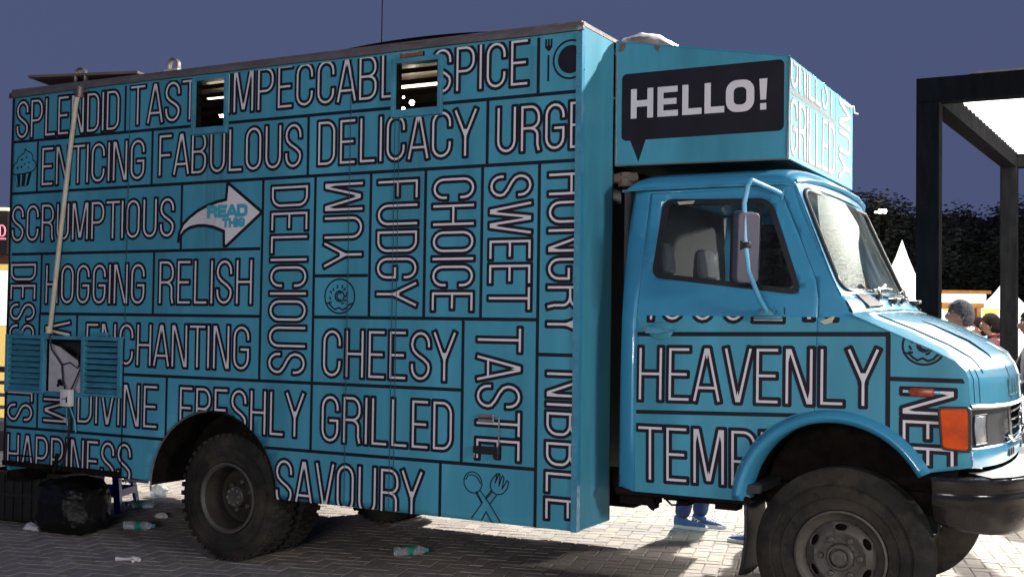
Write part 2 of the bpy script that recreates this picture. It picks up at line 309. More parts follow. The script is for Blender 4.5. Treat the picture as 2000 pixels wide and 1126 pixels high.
def pip(x, y, poly):
    c = False; n = len(poly); j = n - 1
    for i in range(n):
        xi, yi = poly[i]; xj, yj = poly[j]
        if (yi > y) != (yj > y) and x < (xj - xi) * (y - yi) / (yj - yi) + xi: c = not c
        j = i
    return c
def region(outer, holes, fn, step=None):
    """triangulated 2d region (outer loop minus hole loops), mapped to 3d with fn"""
    vs = []; es = []
    for lp in [outer] + holes:
        n = len(vs); vs += [Vector(p) for p in lp]; es += [(n + i, n + (i + 1) % len(lp)) for i in range(len(lp))]
    if step:
        xs = [p[0] for p in outer]; ys = [p[1] for p in outer]
        x = min(xs) + step * 0.5
        while x < max(xs):
            y = min(ys) + step * 0.5
            while y < max(ys):
                if pip(x, y, outer) and not any(pip(x, y, h) for h in holes): vs.append(Vector((x, y)))
                y += step
            x += step
    V, E_, F, *_ = delaunay_2d_cdt(vs, es, [], 0, 1e-6)
    fs = []
    for f in F:
        cx = sum(V[i][0] for i in f) / len(f); cy = sum(V[i][1] for i in f) / len(f)
        if pip(cx, cy, outer) and not any(pip(cx, cy, h) for h in holes): fs.append(tuple(f))
    m = MB(); m.add([fn(v[0], v[1]) for v in V], fs); return m
def clean_loose(o):
    bm = bmesh.new(); bm.from_mesh(o.data); bmesh.ops.delete(bm, geom=[v for v in bm.verts if not v.link_faces], context='VERTS'); bm.to_mesh(o.data); bm.free(); return o
def rrect(x0, x1, z0, z1, r, n=6):
    pts = []
    for cx, cz, a in ((x1 - r, z1 - r, 0), (x0 + r, z1 - r, 90), (x0 + r, z0 + r, 180), (x1 - r, z0 + r, 270)):
        for k in range(n + 1):
            t = R(a + 90 * k / n); pts.append((cx + r * math.cos(t), cz + r * math.sin(t)))
    return pts
def rpoly(pts, r, n=6):                                                      # rounded polygon
    out = []; k = len(pts)
    for i in range(k):
        p = Vector(pts[i]); a = Vector(pts[i - 1]); b = Vector(pts[(i + 1) % k]); rr = r[i] if isinstance(r, (list, tuple)) else r
        da = (a - p).normalized(); db = (b - p).normalized(); A = p + da * rr; B = p + db * rr
        for j in range(n + 1):
            t = j / n; out.append(tuple((1 - t) ** 2 * A + 2 * t * (1 - t) * p + t * t * B))
    return out
def circ(cx, cz, r, n=48, a0=0, a1=360): return [(cx + r * math.cos(R(a0 + (a1 - a0) * i / n)), cz + r * math.sin(R(a0 + (a1 - a0) * i / n))) for i in range(n if a1 - a0 == 360 else n + 1)]

# ------------------------------------------------------------------ stroke lettering (outlined capitals)
def arc(cx, cy, rx, ry, a0, a1, n=8): return [(cx + rx * math.cos(R(a0 + (a1 - a0) * i / n)), cy + ry * math.sin(R(a0 + (a1 - a0) * i / n))) for i in range(n + 1)]
GW = dict(A=1.12, B=1, C=1, D=1, E=.85, F=.85, G=1, H=1, I=0, J=.8, K=1, L=.82, M=1.32, N=1.05, O=1, P=1, R=1, S=1, T=1.05, U=1, V=1.1, W=1.55, X=1.1, Y=1.15, Z=.95)
def glyph(c, w, h):
    r = w / 2; ry = min(r * 1.15, h * .24)
    top = lambda a0, a1: arc(r, h - ry, r, ry, a0, a1)
    bot = lambda a0, a1: arc(r, ry, r, ry, a0, a1)
    if c == 'A': return [[(0, 0), (.44 * w, h), (.56 * w, h), (w, 0)], [(.13 * w, .24 * h), (.87 * w, .24 * h)]], [[(.40 * w, h), (.60 * w, h), (.5 * w, .80 * h)]]
    if c == 'B': m = .53 * h; return [[(0, 0), (0, h)] + arc(r, h - ry, r * .95, ry, 90, 0) + arc(r, m + ry * .8, r * .95, ry * .8, 0, -90) + [(0, m)], [(r, m)] + arc(r, m - ry * .8, r, ry * .8, 90, 0) + arc(r, ry, r, ry, 0, -90) + [(0, 0)]], []
    if c == 'C': return [[(w, h * .70)] + top(0, 180) + bot(180, 360) + [(w, h * .30)]], []
    if c == 'D': return [[(0, 0), (0, h)] + arc(r, h - ry, r, ry, 90, 0) + arc(r, ry, r, ry, 0, -90) + [(0, 0)]], []
    if c == 'E': return [[(w, h), (0, h), (0, 0), (w, 0)], [(0, h * .5), (w * .88, h * .5)]], []
    if c == 'F': return [[(w, h), (0, h), (0, 0)], [(0, h * .5), (w * .88, h * .5)]], []
    if c == 'G': return [[(w, h * .72)] + top(0, 180) + bot(180, 360) + [(w, h * .46), (w * .52, h * .46)]], []
    if c == 'H': return [[(0, 0), (0, h)], [(w, 0), (w, h)], [(0, h * .5), (w, h * .5)]], []
    if c == 'I': return [[(0, 0), (0, h)]], []
    if c == 'J': return [[(w, h), (w, ry)] + arc(r, ry, r, ry, 0, -180)], []
    if c == 'K': return [[(0, 0), (0, h)], [(w, h), (0, h * .42)], [(w * .3, h * .6), (w, 0)]], []
    if c == 'L': return [[(0, h), (0, 0), (w, 0)]], []
    if c == 'M': return [[(0, 0), (0, h), (.11 * w, h), (.46 * w, .05 * h), (.54 * w, .05 * h), (.89 * w, h), (w, h), (w, 0)]], [[(0, h), (.13 * w, h), (0.02 * w, .70 * h)], [(w, h), (.87 * w, h), (.98 * w, .70 * h)], [(.43 * w, .05 * h), (.57 * w, .05 * h), (.5 * w, .22 * h)]]
    if c == 'N': return [[(0, 0), (0, h), (.13 * w, h), (.87 * w, 0), (w, 0), (w, h)]], [[(0, h), (.16 * w, h), (.0, .66 * h)], [(w, 0), (.84 * w, 0), (w, .34 * h)]]
    if c == 'O': return [top(0, 180) + bot(180, 360) + [(w, h - ry)]], []
    if c == 'P': m = .44 * h; return [[(0, 0), (0, h)] + arc(r, h - ry, r, ry, 90, 0) + arc(r, m + ry, r, ry, 0, -90) + [(0, m)]], []
    if c == 'R': m = .50 * h; return [[(0, 0), (0, h)] + arc(r, h - ry, r, ry, 90, 0) + arc(r, m + ry * .8, r, ry * .8, 0, -90) + [(0, m)], [(r * .8, m)] + arc(r * .9, m - ry * .7, r * .95, ry * .7, 80, 0, 5) + [(w * .93, h * .12), (w, 0)]], []
    if c == 'S': return [[(w, h * .72)] + top(0, 180) + [(0, h * .72), (w * .08, h * .62), (w * .3, h * .53), (w * .72, h * .42), (w * .95, h * .33), (w, h * .25)] + arc(r, ry, r, ry, 0, -180) + [(0, h * .29)]], []
    if c == 'T': return [[(0, h), (w, h)], [(w / 2, h), (w / 2, 0)]], []
    if c == 'U': return [[(0, h)] + bot(180, 360) + [(w, h)]], []
    if c == 'V': return [[(0, h), (.45 * w, 0), (.55 * w, 0), (w, h)]], [[(.42 * w, 0), (.58 * w, 0), (.5 * w, .2 * h)]]
    if c == 'W': return [[(0, h), (.22 * w, 0), (.30 * w, 0), (.47 * w, h), (.53 * w, h), (.70 * w, 0), (.78 * w, 0), (w, h)]], [[(.2 * w, 0), (.32 * w, 0), (.26 * w, .2 * h)], [(.68 * w, 0), (.8 * w, 0), (.74 * w, .2 * h)], [(.44 * w, h), (.56 * w, h), (.5 * w, .8 * h)]]
    if c == 'X': return [[(0, 0), (w, h)], [(0, h), (w, 0)]], []
    if c == 'Y': return [[(0, h), (.5 * w, .42 * h), (w, h)], [(.5 * w, .42 * h), (.5 * w, 0)]], [[(.36 * w, .58 * h), (.64 * w, .58 * h), (.5 * w, .32 * h)]]
    if c == 'Z': return [[(0, h), (w, h), (0, 0), (w, 0)]], []
    return [], []
def stroke_quads(pl, hw, ext=True):
    out = []; P = [Vector(p) for p in pl]
    P = [p for i, p in enumerate(P) if i == 0 or (p - P[i - 1]).length > 1e-6]
    n = len(P); closed = n > 3 and (P[0] - P[-1]).length < 1e-6
    for i in range(n - 1):
        a, b = P[i], P[i + 1]; d = (b - a).normalized(); nn = Vector((-d.y, d.x))
        def e(j, other):
            if 0 <= j < n - 1 and 0 < other < n: pass
            return hw
        def ang(k):                                       # turning angle at vertex k
            if k <= 0 or k >= n - 1:
                if not closed: return 90
                u = (P[-1] - P[-2]).normalized(); v = (P[1] - P[0]).normalized()
            else: u = (P[k] - P[k - 1]).normalized(); v = (P[k + 1] - P[k]).normalized()
            return math.degrees(math.acos(max(-1, min(1, u.dot(v)))))
        ea = hw * math.tan(R(min(90, ang(i)) / 2)); eb = hw * math.tan(R(min(90, ang(i + 1)) / 2))
        A = a - d * ea; B = b + d * eb; cut = hw * 0.30
        if hw > 0.01 and ang(i) > 60: q0 = [A + nn * (hw - cut), A + d * cut + nn * hw]; q3 = [A + d * cut - nn * hw, A - nn * (hw - cut)]
        else: q0 = [A + nn * hw]; q3 = [A - nn * hw]
        if hw > 0.01 and ang(i + 1) > 60: q1 = [B - d * cut + nn * hw, B + nn * (hw - cut)]; q2 = [B - nn * (hw - cut), B - d * cut - nn * hw]
        else: q1 = [B + nn * hw]; q2 = [B - nn * hw]
        out.append([tuple(v) for v in q0 + q1 + q2 + q3][::-1])
    return out
def union(polys, clip=None):
    """union of convex ccw polygons, optionally clipped. clip = (loops, test)"""
    vs = []; es = []
    for q in polys:
        n = len(vs); vs += [Vector(p) for p in q]; es += [(n + i, n + (i + 1) % len(q)) for i in range(len(q))]
    if clip:
        bx = [v[0] for v in vs]; bz = [v[1] for v in vs]; x0, x1, z0, z1 = min(bx) - .02, max(bx) + .02, min(bz) - .02, max(bz) + .02
        for lp in clip[0]:
            for i in range(len(lp)):
                a = lp[i]; b = lp[(i + 1) % len(lp)]
                if max(a[0], b[0]) < x0 or min(a[0], b[0]) > x1 or max(a[1], b[1]) < z0 or min(a[1], b[1]) > z1: continue
                n = len(vs); vs += [Vector(a), Vector(b)]; es.append((n, n + 1))
    V, E_, F, *_ = delaunay_2d_cdt(vs, es, [], 0, 1e-6)
    if not F: return [], []
    V2 = np.array([[v[0], v[1]] for v in V]); T = np.array([f[:3] for f in F]); C = V2[T].mean(axis=1)
    ins = np.zeros(len(T), bool)
    for q in polys:
        Q = np.array(q); t = np.ones(len(T), bool); ar = 0
        for i in range(len(Q)): ar += Q[i - 1][0] * Q[i][1] - Q[i][0] * Q[i - 1][1]
        sg = 1 if ar > 0 else -1
        for i in range(len(Q)):
            a = Q[i - 1]; b = Q[i]; t &= sg * ((b[0] - a[0]) * (C[:, 1] - a[1]) - (b[1] - a[1]) * (C[:, 0] - a[0])) > -1e-9
        ins |= t
    if clip: ins &= np.array([clip[1](c[0], c[1]) if k else False for c, k in zip(C, ins)])
    used = sorted(set(T[ins].ravel().tolist())); mp = {u: i for i, u in enumerate(used)}
    return [tuple(V2[u]) for u in used], [tuple(mp[i] for i in t) for t in T[ins].tolist()]
BW, WW = 0.0238, 0.0064
def word(name_lbl, text, L, H, xf, surf, parent, clip=None, bw=None, ww=None, nm='lettering', gap=.46, mats=None, off=(.0018, .0034)):
    """text fitted into outer size L x H; xf: (u,v)->2d plane coords; surf: (x,z,off)->3d"""
    bw = bw or (.0245 if parent.name.startswith('cab_') else BW); ww = ww or WW
    unit = 0; pos = []
    for i, c in enumerate(text):
        if i:
            g = gap
            if c in 'AVYT' or text[i - 1] in 'AVYT': g -= .12
            if c == 'I' or text[i - 1] == 'I': g -= .02
            unit += g
        pos.append(unit); unit += GW[c]
    s = (L - 2 * bw) / max(unit, 1e-6); h = H - 2 * bw
    mb = MB()
    for layer, hw in ((0, bw), (1, ww)):
        mb.cur = layer
        for c, p in zip(text, pos):
            pls, fills = glyph(c, GW[c] * s, h)
            qs = []
            for pl in pls: qs += stroke_quads([(x + p * s + bw, y + bw) for x, y in pl], hw)
            for fl in fills:
                f2 = [(x + p * s + bw, y + bw) for x, y in fl]; qs.append(f2)
            qs = [[xf(u, v) for u, v in q] for q in qs]
            V, F = union(qs, clip)
            if F: mb.add([surf(x, z, off[layer]) for x, z in V], F)
    if not mb.f: return None
    return mb.build(nm, mats or [M['black'], M['white']], parent, fix=False, label=name_lbl)
def shape2d(polys, surf, parent, m, nm, off=.0018, clip=None, label=None):
    V, F = union(polys, clip)
    mb = MB(); mb.add([surf(x, z, off) for x, z in V], F); return mb.build(nm, m, parent, fix=False, label=label)
def lines2d(pls, hw):
    q = []
    for pl in pls: q += stroke_quads(pl, hw)
    return q

# ------------------------------------------------------------------ food truck: box body
TB = (-1.0, 1.13, 0.0)
truck = thing('food_truck', 'blue food truck covered in outlined food words with a cab sign reading HELLO!', 'food truck', TB)
W = 2.26                                                        # body width
XR, XF, ZB, ZT = -4.60, 0.0, 0.44, 3.19
ARC, ARR = (-2.60, 0.43), 0.535
arch = [(ARC[0] + ARR, ZB - .02)] + circ(ARC[0], ARC[1], ARR, 40, 2, 178) + [(ARC[0] - ARR, ZB - .02)]
outer = [(XR, 0.50), (-3.40, 0.485), (ARC[0] - ARR, 0.47)] + circ(ARC[0], ARC[1], ARR, 40, 176, 4) + [(ARC[0] + ARR, 0.445), (XF, ZB), (XF, ZT), (XR, ZT)]
WIN = [(-2.800, -2.545, 2.812, 3.122), (-1.215, -0.915, 2.812, 3.088)]
HAT = [(-4.56, -4.215, 1.035, 1.395), (-4.185, -3.805, 1.028, 1.395), (-3.775, -3.45, 1.045, 1.400)]
rect = lambda a, b, c, d: [(a, c), (b, c), (b, d), (a, d)]
near = lambda x, z, o=0: (x, -o, z)
def wav(x, z, o=0): return (x, -o + .0035 * noise.noise(Vector((x * 1.3, z * 1.1, 4.2))), z)
side = region(outer, [rect(*w) for w in WIN] + [rect(-4.56, -3.45, 1.03, 1.40)], lambda x, z: wav(x, z), .09).build('side_panel', M['wrap'], truck, smooth=True, fix=False)
clean_loose(side)
md = side.modifiers.new('thickness', 'SOLIDIFY'); md.thickness = .03; md.offset = 1 if side.data.polygons[0].normal.y < 0 else -1
md.offset = -1 if side.data.polygons[0].normal.y < 0 else 1
MB().box(XR, XF, W - .03, W, ZB, ZT).build('far_side_panel', M['wrap'], truck)
MB().box(XR, XR + .03, .031, W - .031, ZB, ZT).build('rear_wall', M['wrap'], truck)
MB().box(XR + .03, XF - .32, .35, W - .35, .62, .66).build('floor', M['under'], truck)
MB().box(XR, XF, -.012, W + .012, 3.192, 3.215).build('roof', M['alu'], truck)
MB().box(XR + .03, XF - .05, .04, W - .04, 3.15, 3.185).build('ceiling', M['brown'], truck)
MB().box(XR + .04, XF - .06, 1.45, 1.49, .67, 3.14).build('inner_partition', M['brown'], truck)
# front wall: near strip, far strip, recessed middle
def frontw(name, y0, y1, x0, x1): return MB().box(x0, x1, y0, y1, ZB if y0 < .1 or y1 > 2.2 else .62, ZT - .002).build(name, M['wrap'], truck)
MB().box(-.02, 0.0, .031, .43, ZB, ZT - .002).build('front_corner_panel', M['wrap'], truck)
MB().box(-.02, 0.0, W - .43, W - .031, ZB, ZT - .002).build('front_corner_panel', M['wrap'], truck)
MB().box(-.30, -.28, .43, W - .43, .62, ZT - .002).build('front_wall', M['dark'], truck)
MB().box(-.28, -.002, .43, .45, ZB, 2.45).build('recess_side', M['dark'], truck)
# trims
m = MB()
nseg = 60
for i in range(nseg):
    x0 = XR - .02 + (0.03 - XR + .0) * i / nseg; x1 = XR - .02 + (0.03 - XR + .0) * (i + 1) / nseg
def trimz(x): return 3.162 + .005 * noise.noise(Vector((x * 1.7, 0, 0))) - .010 * max(0, (-3.6 - x))
m.grid(90, 4, lambda u, v: (XR - .02 + u * (0.015 - XR + .02), [-.004, -.020, -.020 - .004 * noise.noise(Vector((u * 9, 3, 0))), -.016, -.006][int(round(v * 4))],
        trimz(XR + u * 4.6) + [0, 0.002, .022, .040, .046][int(round(v * 4))]))
trim = m.build('roof_edge_trim', M['alu'], truck, smooth=True); trim.modifiers.new('thickness', 'SOLIDIFY').thickness = .003
MB().box(-.032, .0025, -.010, -.0032, ZB - .003, 3.15).build('corner_trim', M['frame'], truck)
MB().box(.0003, .0035, -.0099, .030, ZB - .003, 3.18).build('corner_trim', M['cab'], truck)
MB().box(-3.38 + 0, ARC[0] - ARR - .02, -.005, -.0005, .455, .472).build('bottom_trim', M['alu'], truck)
m = MB(); m.box(XR, -3.41, -.012, -.003, .478, .515); m.build('bottom_trim', M['under'], truck)
# wheel-arch lip and liner
m = MB()
for a in range(60):
    pass
m.grid(60, 3, lambda u, v: (ARC[0] + (ARR + [0.002, -.004, -.012, -.012][int(round(v * 3))]) * math.cos(R(2 + 176 * u)), [-.001, -.008, -.006, .32][int(round(v * 3))], ARC[1] + (ARR + [.002, -.004, -.012, -.012][int(round(v * 3))]) * math.sin(R(2 + 176 * u))))
m.build('wheel_arch_liner', M['under'], truck, smooth=True)
m = MB(); m.lathe([(-.004, ARR - .012), (-.012, ARR - .004), (-.004, ARR + .006)], (ARC[0], 0, ARC[1]), 'y', 40, R(95), R(182)); m.build('wheel_arch_lip', M['alu'], truck, smooth=True)
MB().box(ARC[0] - .52, ARC[0] + .52, .32, .34, .40, .96).build('wheel_arch_back', M['under'], truck)

# print: grid lines
def clip_box():
    loops = [arch, rect(-4.60, -.034, .442, 3.15)]
    hatch = rect(-4.585, -3.425, 1.02, 1.42)
    wf = [rect(w[0] - .026, w[1] + .026, w[2] - .05, w[3] + .03) for w in WIN]
    loops += [hatch] + wf
    def t(x, z):
        if x > -.034 or z > 3.150: return False
        if z < .445 + (.055 if x < -3.4 else 0): return False
        if (x - ARC[0]) ** 2 + (z - ARC[1]) ** 2 < (ARR + .004) ** 2: return False
        if -4.585 < x < -3.425 and 1.02 < z < 1.42: return False
        for w in WIN:
            if w[0] - .026 < x < w[1] + .026 and w[2] - .05 < z < w[3] + .03: return False
        return True
    loops += [rect(-4.60, -3.4, .500, 3.2)]
    loops += [[(-4.6 + .09 * i, .4), (-4.6 + .09 * i, 3.2)] for i in range(1, 51)] + [[(-4.65, .5 + .12 * i), (0, .5 + .12 * i)] for i in range(23)]
    return loops, t
CLIP = clip_box()
def wsurf(x, z, o): return (x, wav(x, z)[1] - o, z)
hl = []
def H_(x0, x1, z, w=.0100): hl.append(rect(x0, x1, z - w, z + w))
def V_(x, z0, z1, w=.0095): hl.append(rect(x - w, x + w, z0, z1))
z1, z2, z3, z4, z5, z6 = 2.830, 2.452, 2.009, 1.580, 1.174, .757
for z in (z1, z2): H_(XR, -.03, z)
H_(XR, -2.236, z3); H_(-4.25, -2.22, z4); H_(-1.80, -.25, z4); H_(-3.43, -.73, z5); H_(XR, -.25, z6); H_(-1.80, -1.40, 1.833); H_(-.25, -.03, 1.389)
V_(XR + .008, .5, 3.15, .012)
for x in (-3.45, -2.615, -1.031, -.268): V_(x, z1, 3.16)
for x in (-4.320, -3.189, -1.868, -.588): V_(x, z2, z1)
V_(-2.912, z3, z2); V_(-4.250, z4, z3); V_(-4.255, z6, z4); V_(-3.152, z4, z3)
V_(-2.222, z5, z2); V_(-1.806, z6, z2); V_(-1.388, z4, z2); V_(-.999, z4, z2); V_(-.616, z4, z2); V_(-.252, ZB, z2)
V_(-3.873, z5, z4); V_(-3.011, z6, z5); V_(-.868, ZB, z6); V_(-.729, z6, z4); V_(-3.90, z6, 1.02)
shape2d(hl, wsurf, side, M['black'], 'cell_lines', .0014, CLIP)
HW = [('SPLENDID', -4.564, -3.492, 2.840, 3.141), ('TASTE', -3.415, -2.640, 2.858, 3.156), ('IMPECCABLE', -2.545, -1.050, 2.878, 3.176), ('SPICE', -.975, -.319, 2.877, 3.165),
      ('ENTICING', -4.285, -3.243, 2.485, 2.785), ('FABULOUS', -3.139, -1.905, 2.498, 2.801), ('DELICACY', -1.805, -.644, 2.499, 2.799), ('URGE', -.540, .053, 2.503, 2.790),
      ('SCRUMPTIOUS', -4.588, -2.962, 2.087, 2.376), ('HOGGING', -4.215, -3.218, 1.639, 1.940), ('RELISH', -3.113, -2.281, 1.642, 1.955),
      ('ENCHANTING', -3.790, -2.292, 1.224, 1.531), ('DIVINE', -3.860, -3.077, .812, 1.122), ('HAPPINESS', -4.575, -3.305, .415, .722), ('FRESHLY', -2.905, -1.845, .823, 1.125),
      ('CHEESY', -1.738, -.761, 1.205, 1.517), ('GRILLED', -1.740, -.778, .810, 1.118), ('SAVOURY', -2.085, -.973, .396, .706)]
for t, x0, x1, za, zb in HW:
    word('lettering reading ' + t, t, x1 - x0, zb - za, lambda u, v, x0=x0, za=za: (x0 + u, za + v), wsurf, side, CLIP)
VW = [('DESSERTS', -4.585, -4.290, 1.955, .793), ('WARM', -4.205, -3.925, 1.543, .801), ('DELICIOUS', -2.165, -1.846, 2.413, 1.210), ('FUDGY', -1.350, -1.036, 2.412, 1.635),
      ('CHOICE', -.960, -.652, 2.408, 1.611), ('SWEET', -.580, -.284, 2.407, 1.619), ('HUNGRY', -.208, .100, 2.402, 1.473), ('TASTE', -.648, -.336, 1.547, .779), ('NIBBLE', -.205, .100, 1.310, .480)]
for t, x0, x1, za, zb in VW:
    word('lettering reading ' + t, t, za - zb, x1 - x0, lambda u, v, x0=x0, za=za: (x0 + v, za - u), wsurf, side, CLIP)
word('lettering reading YUM', 'YUM', 2.414 - 1.870, .314, lambda u, v: (-1.430 - v, 1.870 + u), wsurf, side, CLIP)
# plate, fork and knife icon
q = lines2d([circ(-.069, 3.010, .105, 40) + [circ(-.069, 3.010, .105, 40)[0]]], .0055)
shape2d(q, wsurf, side, M['black'], 'plate_ring_icon', .0018, CLIP)
shape2d([circ(-.069, 3.010, .078, 40)], wsurf, side, M['black'], 'plate_icon', .0018, CLIP)
q = lines2d([[(-.205, 3.075), (-.205, 3.13)], [(-.222, 3.13), (-.222, 3.09), (-.205, 3.075), (-.188, 3.09), (-.188, 3.13)], [(-.206, 2.905), (-.206, 3.04)]], .0055) + [circ(-.205, 3.085, .016, 12)]
shape2d(q, wsurf, side, M['black'], 'fork_and_knife_icon', .0018, CLIP)
# cupcake icon
cx = -4.455; cz = 2.63
P_ = lambda px, py: (cx + (px - 430) * .000535, 2.775 - (py - 150) * .000355)
out = [P_(*p) for p in [(210, 665), (185, 590), (200, 500), (240, 440), (280, 410), (300, 330), (350, 275), (410, 240), (430, 200), (432, 150), (470, 195), (540, 230), (585, 300), (590, 390), (640, 430), (660, 500), (630, 590), (575, 630), (400, 660), (210, 665)]]
q = lines2d([out], .0038)
for px, py in [(375, 370), (468, 325), (432, 458), (515, 435), (290, 535), (370, 520), (510, 545)]:
    p = P_(px, py); q.append(circ(p[0], p[1], .010 if px < 380 else .007, 8))
shape2d(q, wsurf, side, M['black'], 'cupcake_icon', .0018, CLIP)
shape2d([[P_(235, 665), P_(575, 640), P_(515, 905), P_(285, 930)]], wsurf, side, M['black'], 'cupcake_case_icon', .0018)
shape2d([[P_(250, 680), P_(285, 680), P_(305, 905), P_(290, 905)], [P_(360, 675), P_(390, 672), P_(380, 920), P_(358, 922)], [P_(470, 665), P_(515, 662), P_(470, 895), P_(448, 898)]], wsurf, side, M['teal'], 'cupcake_stripe_icon', .0032)
# arrow READ THIS
A_ = lambda px, py: (-2.508 + (px - 750) * (.000655), 2.436 - (py - 115) * .000465)
low = [(100, 900), (130, 830), (180, 760), (260, 710), (350, 690), (450, 690), (560, 715), (700, 780)]
upr = [(720, 340), (600, 365), (470, 415), (350, 480), (240, 570), (160, 660), (110, 780), (100, 900)]
arrow = [A_(*p) for p in low + [(705, 985), (740, 985), (1165, 550), (1165, 520), (765, 130), (735, 120)] + upr[:-1]]
mb = region(arrow, [], lambda x, z: wsurf(x, z, .0018)); o = mb.build('arrow_icon', M['white'], side, fix=False)
shape2d(lines2d([arrow + [arrow[0]]], .0105), wsurf, side, M['black'], 'arrow_outline', .0030)
word('lettering reading READ', 'READ', .340, .085, lambda u, v: (-2.686 + u, 2.214 + v + .004 * u), wsurf, side, None, bw=.013, ww=.013, gap=.42, mats=[M['teal'], M['teal']], off=(.0034, .0036))
word('lettering reading THIS', 'THIS', .190, .062, lambda u, v: (-2.556 + u, 2.150 + v), wsurf, side, None, bw=.0095, ww=.0095, gap=.5, mats=[M['teal'], M['teal']], off=(.0034, .0036))
# doughnut icon
def donut(cx, cz, rx, rz, surf, parent, clip=None, lw=.0045):
    ring = lambda k, n=36: [(cx + rx * k * math.cos(R(360 * i / n)), cz + rz * k * math.sin(R(360 * i / n))) for i in range(n + 1)]
    drip = [(cx + rx * (.97 - (.0 if a < 0 else .0)) * math.cos(R(a)), cz + rz * .97 * math.sin(R(a))) for a in range(-25, 206, 15)]
    wavy = [(cx - .93 * rx, cz - .40 * rz), (cx - .70 * rx, cz - .42 * rz), (cx - .52 * rx, cz - .62 * rz), (cx - .30 * rx, cz - .78 * rz), (cx - .05 * rx, cz - .66 * rz), (cx + .2 * rx, cz - .80 * rz), (cx + .45 * rx, cz - .70 * rz), (cx + .62 * rx, cz - .48 * rz), (cx + .88 * rx, cz - .42 * rz)]
    q = lines2d([ring(1.0), ring(.30), [(cx + rx * .18 * math.cos(R(t)), cz + rz * .2 * math.sin(R(t))) for t in range(60, 300, 20)], wavy], lw)
    for i in range(13):
        a = i * 2.4; r = .45 + .33 * ((i * 7) % 5) / 5
        x, z = cx + rx * r * math.cos(a), cz + rz * r * math.sin(a)
        if z < cz - rz * .55: continue
        b = i * 1.3; q += stroke_quads([(x - .006 * math.cos(b), z - .006 * math.sin(b)), (x + .006 * math.cos(b), z + .006 * math.sin(b))], lw)
    shape2d(q, surf, parent, M['black'], 'doughnut_icon', .0018, clip)
donut(-1.606, 1.708, .112, .104, wsurf, side)
# crossed spoon and fork icon
S_ = lambda px, py: (-.650 + (px - 100) * .000775, .656 - (py - 705) * .000615)
sp = [S_(100 + 78 * math.cos(R(a)) * .95 - 20 * math.sin(R(a)), 705 - 95 * math.sin(R(a)) - 18 * math.cos(R(a))) for a in range(0, 361, 20)]
q = lines2d([sp, [S_(40, 680), S_(60, 640), S_(100, 635), S_(140, 660), S_(165, 710)],
  [S_(160, 770), S_(212, 840), S_(245, 890), S_(345, 1060)], [S_(125, 795), S_(178, 890), S_(95, 1030)], [S_(135, 790), S_(183, 880)], [S_(300, 800), S_(248, 885)], [S_(265, 772), S_(212, 848)], [S_(255, 765), S_(208, 835)],
  [S_(180, 1040), S_(215, 960), S_(262, 1050)],
  [S_(300, 605), S_(255, 670), S_(245, 730), S_(265, 775), S_(300, 798), S_(350, 785), S_(385, 735), S_(400, 680), S_(385, 660), S_(345, 740), S_(360, 640), S_(345, 620), S_(318, 715), S_(325, 610), S_(300, 605), S_(288, 690), S_(318, 605)]], .0032)
shape2d(q, wsurf, side, M['black'], 'spoon_and_fork_icon', .0018, CLIP)

seamm = mat('panel_seam', (0.018, 0.07, 0.095), 0.7)
for x in (-3.405, -1.545, -1.19, -.62 - .6):
    m = MB(); m.box(x - .0011, x + .0011, -.0062, -.001, 1.43 if x < -3 else .46, 2.78 if -1.25 < x < -1.1 else 3.15); m.build('panel_seam', seamm, side)
m = MB()
for k in range(15): m.lathe([(-.0055, 0), (-.0045, .004), (.001, .005)], (-.018, -.0095, .55 + k * .178), 'y', 6)
rv = m.build('trim_rivets', M['steel'], truck); rv['kind'] = 'stuff'
m = MB()
for k in range(6): m.lathe([(-.0045, 0), (-.0035, .004), (.001, .005)], (.0045, .018, .70 + k * .45), 'x', 6)
rv = m.build('trim_rivets', M['steel'], truck); rv['kind'] = 'stuff'
# ------------------------------------------------------------------ windows with louvres
for i, w in enumerate(WIN):
    x0, x1, za, zb = w
    m = MB(); d0, d1 = -.026, .045
    m.box(x0 - .025, x0, d0, d1, za - .045, zb + .028); m.box(x1, x1 + .025, d0, d1, za - .045, zb + .028)
    m.box(x0 + .0005, x1 - .0005, d0 + .002, d1, zb, zb + .028); m.box(x0 + .0005, x1 - .0005, d0 + .002, d1, za - .045, za)
    wn = m.build('window', M['frame'], truck, bev=.002)
    for k in range(4 + (i == 0)):
        z = za + .035 + (zb - za - .05) * k / (3.4 + (i == 0) * 1.0)
        mt = Matrix.Translation(((x0 + x1) / 2, .012, z)) @ Matrix.Rotation(R(-28 if k else 5), 4, 'X')
        MB().box(-(x1 - x0) / 2 + .002, (x1 - x0) / 2 - .002, -.020, .020, -.0015, .0015, mt).build('louvre_blade', M['under'], wn)
    MB().box(x0 + .002, x0 + .014, -.006, .03, za + .001, zb - .001).build('blade_holder', M['under'], wn)
    MB().box(x1 - .014, x1 - .002, -.006, .03, za + .001, zb - .001).build('blade_holder', M['under'], wn)
m = MB(); m.box(-1.19, -1.03, -.014, -.004, 3.122, 3.146, bev=.003); m.build('rusty_latch', mat('rust', (0.20, 0.07, 0.03), 0.7, var=0.4, scale=30), truck)
